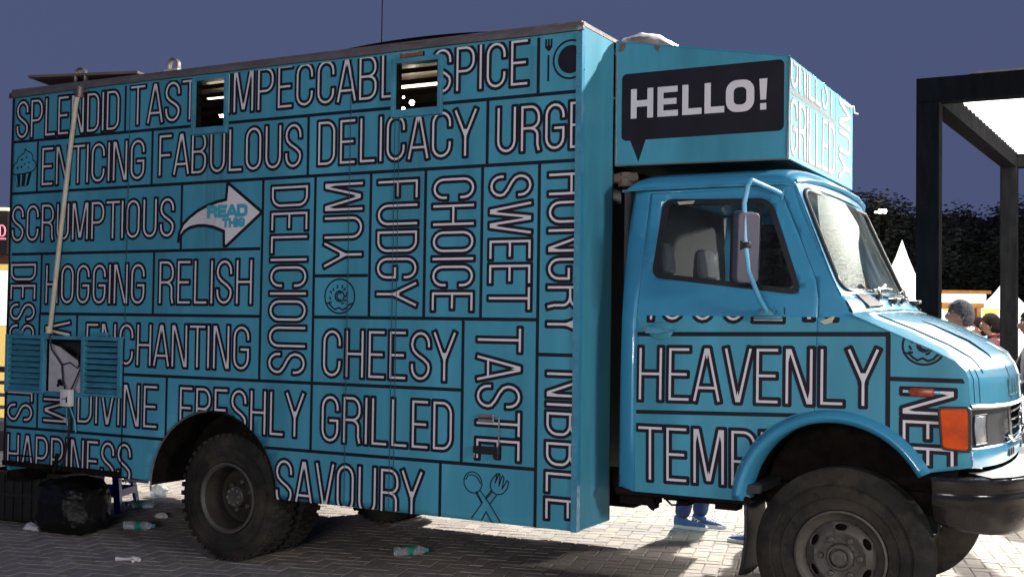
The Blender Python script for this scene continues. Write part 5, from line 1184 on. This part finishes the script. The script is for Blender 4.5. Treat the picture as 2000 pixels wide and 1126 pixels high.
def bottle(x, y, ang, label, roll=0, crush=0):
    t = thing('water_bottle', label, 'bottle', (x, y, 0), 'empty water bottles lying on the paving', world_parts=False)
    t.rotation_euler = (0, 0, ang)
    r = .034; prof = [(0, .0), (0, r * .8), (.006, r)]
    for k in range(7): prof += [(.012 + k * .010, r), (.017 + k * .010, r * .94)]
    prof += [(.085, r), (.088, r * .97), (.135, r * .97), (.138, r)]
    for k in range(3): prof += [(.142 + k * .009, r), (.146 + k * .009, r * .94)]
    prof += [(.175, r * .95), (.195, r * .7), (.210, r * .42), (.222, r * .40)]
    c = (-.12, 0, r)
    m = MB(); m.lathe(prof, c, 'x', 24)
    if crush: m.v = [(a, b * (1 + .15 * math.sin(a * 60)), z * (1 - crush * max(0, math.sin((a + .12) * 18)))) for a, b, z in m.v]
    def part(nm, mm, mat_): o = mm.build(nm, mat_, None, smooth=True); o.parent = t; return o
    part('bottle_body', m, M['clear'])
    m = MB(); m.lathe([(.089, r * 1.0), (.090, r * 1.005), (.133, r * 1.005), (.134, r * 1.0)], c, 'x', 24); part('label_band', m, M['green'])
    m = MB(); m.lathe([(.214, 0), (.214, r * .48), (.232, r * .48), (.233, r * .4), (.233, 0)], c, 'x', 16); part('cap', m, M['cap'])
    return t
bottle(-3.80, .56, R(26), 'clear water bottle with green band lying right of the bin bag, nearer the camera')
bottle(-4.55, 1.27, R(205), 'clear water bottle with green band further back at the edge of the lit paving', crush=.25)
bottle(-1.60, .84, R(48), 'clear water bottle with a green band lying alone under the middle of the truck', crush=.1)
o = blob('plastic_cup', (-4.86, 1.80, .045), (.075, .055, .055), M['clear'], 7.7, .45, 3); tag(o, 'crumpled clear plastic packaging on the bright paving left of the rear wheel', 'packaging')
o = blob('tissue', (-4.44, .13, .022), (.07, .04, .028), M['paper'], 1.3, .5, 3); tag(o, 'crumpled white tissue on the paving in front of the bin bag', 'tissue')
o = blob('tissue', (-4.05, 1.02, .018), (.045, .03, .022), M['paper'], 5.3, .5, 3); tag(o, 'small white paper scrap touching the far side of the rear tyre', 'tissue')
m = MB(); m.tube([(-3.12, -.30, .012), (-3.07, -.285, .012), (-3.03, -.27, .014), (-3.00, -.265, .016)], .011, 8, radii=[.014, .009, .011, .020]); m.tube([(-3.01, -.27, .014), (-2.985, -.245, .013), (-2.965, -.25, .012)], .012, 8, radii=[.012, .016, .012]); m.tube([(-3.005, -.275, .014), (-2.975, -.295, .010)], .010, 8)
o = m.build('twisted_paper', M['paper'], None, smooth=True); tag(o, 'twisted white strip of paper shaped like a bone in the front left shade', 'paper')

# ------------------------------------------------------------------ pergola
pg = thing('pergola', 'black timber pergola with a bright ribbed white roof on the right', 'pergola', (1.24, 3.72, 0))
def at(px, py, d): return CAMP + CR * ((px - 1000) / FPX * d) + CD * ((py - 563) / FPX * d) + CF * d
PX0, PY0, PX1, PY1, PH = 1.24, 3.74, 5.4, 7.90, 3.50
for x, y in ((PX0, PY0), (PX1, PY0), (1.44, PY1), (PX1 + .1, PY1)):
    m = MB(); m.box(x - .085, x + .085, y - .085, y + .085, 0, PH - .19, bev=.006); p = m.build('post', M['beam'], pg)
def beam(a, b, z0, z1, w_=.075, nm='beam'):
    a, b = Vector(a), Vector(b); d = (b - a).normalized(); n_ = Vector((-d.y, d.x, 0)) * w_
    m = MB(); vs = [a - n_, b - n_, b + n_, a + n_]; m.add([(v.x, v.y, z0) for v in vs] + [(v.x, v.y, z1) for v in vs], [(0, 3, 2, 1), (4, 5, 6, 7), (0, 1, 5, 4), (1, 2, 6, 5), (2, 3, 7, 6), (3, 0, 4, 7)])
    return m.build(nm, M['beam'], pg, bev=.004)
beam((PX0 - .086, PY0, 0), (PX1 + .086, PY0, 0), PH - .188, PH); beam((1.44 - .086, PY1, 0), (PX1 + .186, PY1, 0), PH - .188, PH)
beam((PX0 + .01, PY0 + .08, 0), (1.44, PY1 - .08, 0), PH - .188, PH - .003); beam((PX1, PY0 + .08, 0), (PX1 + .1, PY1 - .08, 0), PH - .188, PH - .003)
nsl = 22
for k in range(nsl):
    y = PY0 + .10 + (PY1 - PY0 - .2) * k / nsl; y2 = PY0 + .10 + (PY1 - PY0 - .2) * (k + 1) / nsl - .012; x0 = PX0 + .10 + .2 * (k / nsl)
    m = MB(); m.grid(1, 6, lambda u, v: (x0 + (PX1 - .09 - x0) * u, y + (y2 - y) * v, PH - .05 + .012 * math.sin(math.pi * v))); m.build('roof_sheet', M['sheet'], pg, smooth=True, fix=False)
m = MB(); m.box(PX0 + .3, PX1, PY0 - .07, PY0 + .07, PH + .003, PH + .018); m.build('roof_flashing', M['alu'], pg)

# ------------------------------------------------------------------ marquees and stalls behind
def tent(name, label, c, w_, h0, h1, m_=None, valance=True):
    t = thing(name, label, 'tent', (c[0], c[1], 0)); k = 20
    def f(u, v):
        s = 4 * u; i = int(s) % 4; fr_ = s - int(s); cs = [(-1, -1), (1, -1), (1, 1), (-1, 1)]; a = Vector(cs[i]); b = Vector(cs[(i + 1) % 4]); p = a.lerp(b, fr_) * w_ / 2
        q = 1 - v; sh = q ** 1.0
        return (c[0] + p.x * sh, c[1] + p.y * sh, h0 + (h1 - h0) * (v ** 3.4))
    m = MB(); m.grid(32, 14, f); m.build('canopy', M['tent'], t, smooth=True)
    m = MB(); m.grid(32, 1, lambda u, v: (f(u, 0)[0], f(u, 0)[1], h0 - .35 * v)); m.build('valance', m_ or M['tent'], t)
    for sx in (-1, 1):
        for sy in (-1, 1):
            m = MB(); m.tube([(c[0] + sx * w_ / 2 * .97, c[1] + sy * w_ / 2 * .97, 0), (c[0] + sx * w_ / 2 * .97, c[1] + sy * w_ / 2 * .97, h0)], .04, 8); m.build('leg', M['alu'], t)
    m = MB(); m.grid(8, 1, lambda u, v: (c[0] - w_ / 2 + w_ * u, c[1] + w_ / 2 * .9, h0 * v)); m.build('back_wall', M['tent'], t)
    m = MB(); m.grid(8, 1, lambda u, v: (c[0] - w_ / 2 * .98, c[1] - w_ / 2 + w_ * u, h0 * v)); m.build('side_wall', M['tent'], t)
    return t
p = at(1762, 468, 21); tent('marquee_tent', 'white pointed marquee rising behind the bonnet left of the black pergola post', (p.x, p.y), 2.6, 1.75, p.z)
p = at(1962, 545, 27); tent('marquee_tent', 'white pointed marquee with yellow lower cloth between the two pergola posts', (p.x, p.y), 3.6, 1.75, p.z, M['ystall'])
p = at(2003, 470, 22); tent('marquee_tent', 'white pointed marquee cut by the right edge of the photo', (p.x + .9, p.y + .4), 2.6, 1.9, p.z + .5)
stl = thing('food_stall', 'food stall with a lit white strip sign and orange frame seen between the pergola posts', 'stall', tuple(at(1890, 640, 24)[:2]) + (0,))
def quadbox(px0, py0, px1, py1, d, th, name, m_, parent):
    a, b = at(px0, (py0 + py1) / 2, d), at(px1, (py0 + py1) / 2, d); zt, zb = at(px0, py0, d).z, at(px0, py1, d).z; dr = (b - a); dr.z = 0; n_ = Vector((-dr.y, dr.x, 0)).normalized() * th
    m = MB(); m.add([(a.x, a.y, zb), (b.x, b.y, zb), (b.x + n_.x, b.y + n_.y, zb), (a.x + n_.x, a.y + n_.y, zb), (a.x, a.y, zt), (b.x, b.y, zt), (b.x + n_.x, b.y + n_.y, zt), (a.x + n_.x, a.y + n_.y, zt)], [(0, 3, 2, 1), (4, 5, 6, 7), (0, 1, 5, 4), (1, 2, 6, 5), (2, 3, 7, 6), (3, 0, 4, 7)])
    return m.build(name, m_, parent)
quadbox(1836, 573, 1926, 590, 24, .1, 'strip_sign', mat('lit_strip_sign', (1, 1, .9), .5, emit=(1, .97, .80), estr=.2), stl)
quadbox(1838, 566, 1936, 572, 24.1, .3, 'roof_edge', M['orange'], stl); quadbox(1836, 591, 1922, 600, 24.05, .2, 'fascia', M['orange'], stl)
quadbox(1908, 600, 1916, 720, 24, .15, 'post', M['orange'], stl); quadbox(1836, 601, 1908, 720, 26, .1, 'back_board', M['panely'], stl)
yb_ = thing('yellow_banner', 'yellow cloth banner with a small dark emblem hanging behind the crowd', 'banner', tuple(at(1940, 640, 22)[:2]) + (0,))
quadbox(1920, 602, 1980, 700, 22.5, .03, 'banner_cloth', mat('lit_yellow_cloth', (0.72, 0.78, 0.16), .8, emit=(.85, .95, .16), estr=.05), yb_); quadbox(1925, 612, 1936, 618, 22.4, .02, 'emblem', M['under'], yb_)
for k, (px, py0, py1, mt_) in enumerate(((1948, 640, 700, M['orange']),)): pass
# left-hand stall, a sliver beside the truck's tail
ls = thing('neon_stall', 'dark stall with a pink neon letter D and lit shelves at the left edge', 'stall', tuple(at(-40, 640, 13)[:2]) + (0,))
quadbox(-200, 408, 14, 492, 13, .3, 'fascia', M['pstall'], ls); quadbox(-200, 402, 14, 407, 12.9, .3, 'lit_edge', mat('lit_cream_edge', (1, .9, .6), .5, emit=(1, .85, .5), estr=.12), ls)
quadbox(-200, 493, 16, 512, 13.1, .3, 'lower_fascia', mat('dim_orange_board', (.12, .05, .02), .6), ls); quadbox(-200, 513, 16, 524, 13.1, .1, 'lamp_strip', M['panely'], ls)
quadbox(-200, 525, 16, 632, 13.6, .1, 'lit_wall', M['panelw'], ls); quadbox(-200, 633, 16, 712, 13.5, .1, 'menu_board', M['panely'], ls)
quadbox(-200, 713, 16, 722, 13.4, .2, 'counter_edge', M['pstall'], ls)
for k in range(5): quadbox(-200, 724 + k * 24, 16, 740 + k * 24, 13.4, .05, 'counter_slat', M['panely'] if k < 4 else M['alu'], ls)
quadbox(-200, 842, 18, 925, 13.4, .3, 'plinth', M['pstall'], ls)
def neon(pts, d, nm='neon_letter'): m = MB(); m.tube([at(x, y, d) for x, y in pts], .009, 6); return m.build(nm, M['pink'], ls, smooth=True)
neon([(0, 440), (0, 461), (5, 461), (9, 457), (10, 450), (9, 444), (5, 440), (0, 440)], 12.95); neon([(-60, 466), (11, 466)], 12.95, 'neon_underline')
# lamp in the trees
lt = thing('floodlight', 'small bright floodlight glowing among the dark trees right of the sign box', 'floodlight', tuple(at(1724, 412, 32)[:2]) + (0,))
p = at(1724, 413, 32); m = MB(); m.tube([(p.x, p.y, 0), (p.x, p.y, p.z)], .06, 8); m.build('pole', M['under'], lt)
m = MB(); m.box(p.x - .11, p.x + .11, p.y - .06, p.y + .0, p.z - .05, p.z + .06, bev=.02); m.build('lamp_head', M['cool'], lt)
p = at(1712, 414, 32); m = MB(); m.box(p.x - .05, p.x + .05, p.y - .04, p.y, p.z - .03, p.z + .02); m.build('lamp_head', M['lamp'], lt)

# ------------------------------------------------------------------ trees
def tree_meshes(seed, n=11000):
    rnd = random.Random(seed); V = []; F = []; cl = []
    for k in range(26):
        a = rnd.uniform(0, 6.283); h = rnd.uniform(-.75, 1.0); r = math.sqrt(max(0, 1 - h * h * .7)) * rnd.uniform(.25, .95); cl.append((Vector((r * math.cos(a), r * math.sin(a), h)), rnd.uniform(.22, .46)))
    for i in range(n):
        c, s = cl[rnd.randrange(26)]; d = Vector((rnd.gauss(0, 1), rnd.gauss(0, 1), rnd.gauss(0, 1))).normalized() * s * rnd.random() ** .4; p = c + d
        q = Matrix.Rotation(rnd.uniform(0, 6.28), 3, 'Z') @ Matrix.Rotation(rnd.uniform(-1.2, 1.2), 3, 'X'); z = rnd.uniform(.013, .028); b = len(V)
        for x, y in ((-z, -z * .5), (z, -z * .6), (z * 1.1, z * .5), (-z * .8, z * .7)): V.append(p + q @ Vector((x, y, 0)))
        F.append((b, b + 1, b + 2, b + 3))
    me = bpy.data.meshes.new('crown'); me.from_pydata([tuple(v) for v in V], [], F); me.materials.append(M['leaf'])
    m = MB(); m.tube([(0, 0, -2.2), (.05, 0, -1.2), (0, .04, -.3), (.04, 0, .5)], .1, 8, radii=[.12, .09, .06, .02])
    for k in range(7):
        c = cl[k][0]; m.tube([(0, 0, -.9 + k * .12), tuple(c * .5 + Vector((0, 0, -.2))), tuple(c * .9)], .03, 5, radii=[.045, .028, .008])
    tr = bpy.data.meshes.new('trunk'); tr.from_pydata([tuple(v) for v in m.v], [], m.f); tr.materials.append(M['bark']); return me, tr
TM = [tree_meshes(s) for s in (1, 2, 3)]
spec = [(1660, 345, 34, 'dense dark tree showing its top just right of the sign box'), (1700, 392, 37, 'rounded dark tree behind the small floodlight'), (1755, 408, 40, 'low dark tree left of the big pergola post'), (1815, 402, 40, 'dark tree mostly hidden behind the big pergola post'),
        (1870, 412, 38, 'dark tree left of centre in the pergola opening'), (1925, 396, 38, 'tallest dark tree seen through the pergola opening'), (1975, 402, 41, 'dark tree behind the rear pergola post'), (2040, 375, 38, 'dark tree at the right edge beyond the pergola'), (2100, 380, 42, 'dark tree beyond the right edge of the crowd'),
        (1620, 395, 44, 'dark tree far behind the cab roof'), (1560, 410, 46, 'dark tree seen through the windscreen, far behind')]
for i, (px, py, d, lab) in enumerate(spec):
    p = at(px, py, d); H = p.z; r = H * .36; cm, tm = TM[i % 3]
    t = thing('broadleaf_tree', lab, 'tree', (p.x, p.y, 0), 'dark trees behind the fairground', world_parts=False); t.rotation_euler.z = i * 1.9
    c = bpy.data.objects.new('crown', cm); COL.objects.link(c); c.parent = t; c.location = (0, 0, H * .52); c.scale = (H * .44, H * .44, H * .37)
    k_ = bpy.data.objects.new('trunk', tm); COL.objects.link(k_); k_.parent = t; k_.location = (0, 0, H * .55); k_.scale = (H * .36, H * .36, H * .26)
def hedgef():
    rnd = random.Random(5); V = []; F = []
    for i in range(60000):
        px = rnd.uniform(1480, 2300); d = rnd.uniform(41, 45); top = 425 + 18 * noise.noise(Vector((px * .02, 0, 0))) + 8 * noise.noise(Vector((px * .09, 3, 0))); p = at(px, top, d); z = rnd.random() ** .8 * p.z
        q = Matrix.Rotation(rnd.uniform(0, 6.28), 3, 'Z') @ Matrix.Rotation(rnd.uniform(-1.2, 1.2), 3, 'X'); s = rnd.uniform(.06, .15); b = len(V); c = Vector((p.x, p.y, z))
        for x, y in ((-s, -s * .5), (s, -s * .6), (s * 1.1, s * .5), (-s * .8, s * .7)): V.append(tuple(c + q @ Vector((x, y, 0))))
        F.append((b, b + 1, b + 2, b + 3))
    me = bpy.data.meshes.new('tree_belt'); me.from_pydata(V, [], F); o = link('tree_belt', me, None, [M['leaf']]); o['kind'] = 'stuff'; o['label'] = 'far belt of dark trees closing the fairground'
hedgef()

# ------------------------------------------------------------------ people
def skin_mesh(verts, edges, radii, name, m_, parent, sub=2, root=0):
    me = bpy.data.meshes.new(name + '_rig'); me.from_pydata(verts, edges, []); o = bpy.data.objects.new(name + '_rig', me); COL.objects.link(o)
    me.skin_vertices.new() if hasattr(me.skin_vertices, 'new') else None
    md = o.modifiers.new('s', 'SKIN'); md.use_smooth_shade = True
    if not me.skin_vertices:
        bm = bmesh.new(); bm.from_mesh(me); bm.verts.layers.skin.verify(); bm.to_mesh(me); bm.free()
    sv = me.skin_vertices[0].data
    for i, r in enumerate(radii): sv[i].radius = r if isinstance(r, tuple) else (r, r); sv[i].use_root = (i == root)
    ss = o.modifiers.new('u', 'SUBSURF'); ss.levels = sub; ss.render_levels = sub
    dg = bpy.context.evaluated_depsgraph_get(); ev = o.evaluated_get(dg); me2 = bpy.data.meshes.new_from_object(ev); bpy.data.objects.remove(o)
    me2.name = name; me2.materials.clear(); me2.polygons.foreach_set('use_smooth', [True] * len(me2.polygons))
    return link(name, me2, parent, [m_])
def person(label, loc, yaw, h=1.72, shirt='wshirt', legs='jeans', hair='hairb', shoe='shoe', arms=None, stride=.0, glasses=False, long_hair=False, sleeve=.55, cross=False):
    t = thing('person', label, 'person', (loc[0], loc[1], 0), world_parts=False); t.rotation_euler.z = yaw; t.scale = (h / 1.72,) * 3
    # local frame: +X is where the person faces
    hipz, shz = .92, 1.42
    fl = (.12 + stride, .10, .0); frr = (-stride + .0, -.10, 0)
    if cross: fl = (.10, .02, 0); frr = (.02, -.14, 0)
    V = [(0, 0, .98), (0, 0, 1.15), (-.01, 0, 1.34), (-.01, 0, 1.45), (.01, 0, 1.53), (.025, 0, 1.60), (.02, 0, 1.68)]
    Rr = [(.10, .14), (.10, .13), (.11, .15), (.06, .065), (.052, .055), (.082, .070), (.085, .068)]
    E_ = [(0, 1), (1, 2), (2, 3), (3, 4), (4, 5), (5, 6)]
    ends = []
    for s, ft in ((1, fl), (-1, frr)):
        n = len(V); kx = (ft[0] - .06) * .5 + .04
        V += [(0, .09 * s, .90), (kx, .095 * s + (ft[1] - .1 * s) * .4, .50), (ft[0] - .08, ft[1], .09)]; Rr += [.085, .058, .042]; E_ += [(0, n), (n, n + 1), (n + 1, n + 2)]; ends.append((n, n + 1, n + 2))
    A = arms or [[(.02, .22, 1.16), (.06, .25, .90)], [(.02, -.22, 1.16), (.06, -.25, .90)]]; ah = []
    for s, (el, wr) in zip((1, -1), A):
        n = len(V); V += [(-.01, .17 * s, 1.41), el, wr]; Rr += [.055, .040, .028]; E_ += [(2, n), (n, n + 1), (n + 1, n + 2)]; ah.append((n, n + 1, n + 2))
    b = skin_mesh(V, E_, Rr, 'body', M['skin'], t)
    # head detail: nose, ears, chin shaped into one head mesh
    m = MB(); k1, k2 = 20, 16
    def hf(u, v):
        a = 2 * math.pi * u; p = math.pi * (v - .5); cx, sx = math.cos(a) * math.cos(p), math.sin(a) * math.cos(p); z = math.sin(p)
        x = .022 + .100 * cx; y = .076 * sx; zz = 1.625 + .118 * z
        if z < -.1: y *= 1 - .30 * (-z); x = .022 + (x - .022) * (1 - .18 * (-z)) + .012 * (-z) * (cx > 0)
        if cx > .93 and -.35 < z < .22: x += .022 * (1 - (z + .12) ** 2 * 9 if (z + .12) ** 2 * 9 < 1 else 0)
        if cx > .8 and .12 < z < .3 and abs(sx) > .15: x -= .006
        return (x, y, zz)
    m.grid(k1 * 2, k2 * 2, hf); hd = m.build('head', M['skin'], None, smooth=True); hd.parent = t
    for s in (1, -1):
        m = MB(); m.lathe([(-.006, 0), (-.006, .020), (.004, .030), (.010, .026), (.006, .012), (.004, 0)], (.012, .076 * s, 1.615), 'y', 14); m.v = [(x_, y_, 1.615 + (z_ - 1.615) * 1.2) for x_, y_, z_ in m.v]; e = m.build('ear', M['skin'], None, smooth=True); e.parent = hd
        m = MB(); m.lathe([(-.011, 0), (-.008, .008), (0, .011), (.008, .008), (.011, 0)], (.106, .032 * s, 1.640), 'x', 12); e = m.build('eye', M['eye'], None, smooth=True); e.parent = hd
        m = MB(); m.lathe([(.009, .005), (.012, .004), (.0125, 0)], (.106, .032 * s, 1.640), 'x', 10); e = m.build('pupil', M['hairb'], None); e.parent = hd
        m = MB(); m.tube([(.113, .018 * s, 1.662), (.112, .034 * s, 1.668), (.100, .050 * s, 1.662)], .004, 6); e = m.build('eyebrow', M[hair], None); e.parent = hd
    m = MB(); m.tube([(.108, -.024, 1.572), (.117, 0, 1.574), (.108, .024, 1.572)], .006, 6, radii=[.002, .006, .002]); e = m.build('mouth', mat('lips', (.22, .07, .06), .5) if 'lips' not in bpy.data.materials else bpy.data.materials['lips'], None, smooth=True); e.parent = hd
    m = MB()
    def hr_(u, v):
        a = 2 * math.pi * u; back = -math.cos(a)
        low = float(np.interp(back, [-1, -.6, -.35, .0, .3, 1], [.42, .40, .12, -.12, -.72, -.78])); low = min(low, -.85) if long_hair and back > -.5 else low
        p0 = math.asin(low); p = p0 + (math.pi / 2 - p0) * v
        x_, y_, z_ = math.cos(a) * math.cos(p), math.sin(a) * math.cos(p), math.sin(p); g = 1 + .05 * noise.noise(Vector((x_ * 4, y_ * 4, z_ * 4))) + .02 * noise.noise(Vector((x_ * 14, y_ * 14, z_ * 14)))
        return (.016 + .114 * x_ * g, .090 * y_ * g, 1.632 + .130 * z_ * g)
    m.grid(36, 14, hr_); hh_ = m.build('hair', M[hair], None, smooth=True); hh_.parent = t; hh_.modifiers.new('thickness', 'SOLIDIFY').thickness = .008
    if glasses:
        m = MB()
        for s in (1, -1):
            m.tube([(.122 - abs(math.cos(R(a))) * .004, .033 * s + .024 * math.cos(R(a)), 1.640 + .018 * math.sin(R(a))) for a in range(0, 361, 30)], .0022, 5); m.tube([(.118, .056 * s, 1.645), (.07, .082 * s, 1.645), (.0, .084 * s, 1.640)], .0028, 5)
        m.tube([(.121, -.009, 1.643), (.121, .009, 1.643)], .002, 5); g = m.build('glasses', M['seal'], None, smooth=True); g.parent = t
    # clothes
    V2 = [(0, 0, .93), (0, 0, 1.13), (-.01, 0, 1.34), (-.01, 0, 1.445)]; R2 = [(.118, .158), (.115, .150), (.125, .165), (.072, .080)]; E2 = [(0, 1), (1, 2), (2, 3)]
    for s, (el, wr) in zip((1, -1), A):
        n = len(V2); sh = Vector((-.01, .175 * s, 1.405)); e_ = Vector(el); w_ = Vector(wr); V2 += [tuple(sh), tuple(sh.lerp(e_, .9))]; R2 += [.068, .056]; E2 += [(2, n), (n, n + 1)]
        if sleeve > .7: V2.append(tuple(e_.lerp(w_, .9))); R2.append(.042); E2.append((n + 1, n + 2))
    skin_mesh(V2, E2, R2, 'shirt', M[shirt], t)
    m = MB(); m.tube([(-.02 + .062 * math.cos(R(a)), .062 * math.sin(R(a)), 1.495 - .020 * math.cos(R(a))) for a in range(0, 361, 24)], .016, 6); c_ = m.build('collar', M[shirt], None, smooth=True); c_.parent = t
    V3 = [(0, 0, .97)]; R3 = [(.118, .155)]; E3 = []
    for (a_, b_, c_i) in ends:
        n = len(V3); V3 += [V[a_], V[b_], tuple(Vector(V[c_i]) + Vector((0, 0, -.025)))]; R3 += [.100, .080, .064]; E3 += [(0, n), (n, n + 1), (n + 1, n + 2)]
    skin_mesh(V3, E3, R3, 'trousers', M[legs], t)
    for ft in (fl, frr):
        m = MB(); def_ = []
        for i in range(9):
            u = i / 8; x = ft[0] - .13 + .27 * u; w_ = .030 + .020 * math.sin(math.pi * min(1, u * 1.1)) ** .7; hgt = .085 - .045 * u if u > .35 else .095
            def_.append((x, w_, hgt * (1 if u < .95 else .7)))
        m.grid(8, 12, lambda u, v: (def_[int(round(u * 8))][0], ft[1] + def_[int(round(u * 8))][1] * math.cos(math.pi * (1 - v) ) * (1.0 if 0 < v < 1 else 1), .022 + (def_[int(round(u * 8))][2] - .022) * math.sin(math.pi * v) ** .6)); s1 = m.build('shoe', M[shoe], None, smooth=True); s1.parent = t
        m = MB(); m.prism(rrect(ft[0] - .137, ft[0] + .147, ft[1] - .051, ft[1] + .051, .048, 6), lambda x, y: (x, y, .001), lambda x, y: (x, y, .026)); s2 = m.build('sole', M['sole'], None); s2.parent = s1
        m = MB()
        for q in range(4): m.tube([(ft[0] + .0 + q * .022, ft[1] - .025, .088 - q * .009), (ft[0] + .0 + q * .022, ft[1], .098 - q * .009), (ft[0] + .0 + q * .022, ft[1] + .025, .088 - q * .009)], .004, 5)
        s3 = m.build('lace', M['sole'], None); s3.parent = s1
    # hands
    for s, (el, wr) in zip((1, -1), A):
        w_ = Vector(wr); d = (w_ - Vector(el)).normalized(); sd = Vector((1, 0, 0)) if abs(d.x) < .8 else Vector((0, 1, 0)); sd = (sd - d * sd.dot(d)).normalized(); nn = d.cross(sd)
        V4 = [w_ - d * .02, w_ + d * .035, w_ + d * .075]; R4 = [.024, (.030, .017), (.032, .014)]; E4 = [(0, 1), (1, 2)]
        for q in range(4):
            o_ = (q - 1.5) * .018; L = (.062, .074, .070, .056)[q]; n = len(V4); V4 += [w_ + d * .092 + sd * o_, w_ + d * (.092 + L * .5) + sd * o_ * 1.1 + nn * .008 * s, w_ + d * (.092 + L * .9) + sd * o_ * 1.1 + nn * .026 * s]; R4 += [.0095, .0085, .0070]; E4 += [(2, n), (n, n + 1), (n + 1, n + 2)]
        n = len(V4); V4 += [w_ + d * .045 + sd * .036, w_ + d * .075 + sd * .052 + nn * .01, w_ + d * .098 + sd * .050 + nn * .018]; R4 += [.011, .0095, .008]; E4 += [(1, n), (n, n + 1), (n + 1, n + 2)]
        skin_mesh([tuple(v) for v in V4], E4, R4, 'hand', M['skin'], b, 1)
    return t
p = at(1880, 700, 10.2); person('man with grey hair and glasses in a white collar facing left behind the bonnet', p, R(186), 1.78, 'wshirt', 'navy', 'hairg', glasses=True)
p = at(1914, 700, 14.0); person('dark haired person in a light blue top standing behind the grey haired man', p, R(195), 1.67, 'lblue', 'jeans', 'hairb')
p = at(1938, 700, 13.4); person('young man in a maroon shirt facing left between the pergola posts', p, R(172), 1.71, 'maroon', 'navy', 'hairb', arms=[[(.05, .22, 1.18), (.22, .12, 1.20)], [(.05, -.22, 1.18), (.22, -.12, 1.20)]])
p = at(1955, 700, 17.5); person('dark haired person mostly hidden behind the man in maroon', p, R(150), 1.64, 'pinkish' if False else 'wshirt', 'navy', 'hairb')
p = at(1925, 700, 19); person('small figure far back to the left of the man in maroon', p, R(200), 1.66, 'maroon', 'navy', 'hairb')
p = at(2022, 700, 9.6); pb = person('person in black with navy trousers cut by the right edge beside the bonnet', p, R(200), 1.70, 'bcloth', 'navy', 'hairb', arms=[[(.10, .24, 1.12), (.30, .20, 1.02)], [(.10, -.24, 1.15), (.33, -.14, 1.12)]], long_hair=True, sleeve=1)
person('person in rolled jeans and blue and white trainers, seen only as legs under the cab', (-.37, 2.99), R(-6), 1.70, 'lblue', 'jeans', 'hairb', cross=True)
person('person in dark blue shoes with white soles, only one toe seen beside the mud flap', (.30, 2.60), R(176), 1.66, 'wshirt', 'navy', 'hairb', shoe='shoe2' if False else 'shoe')
finish()
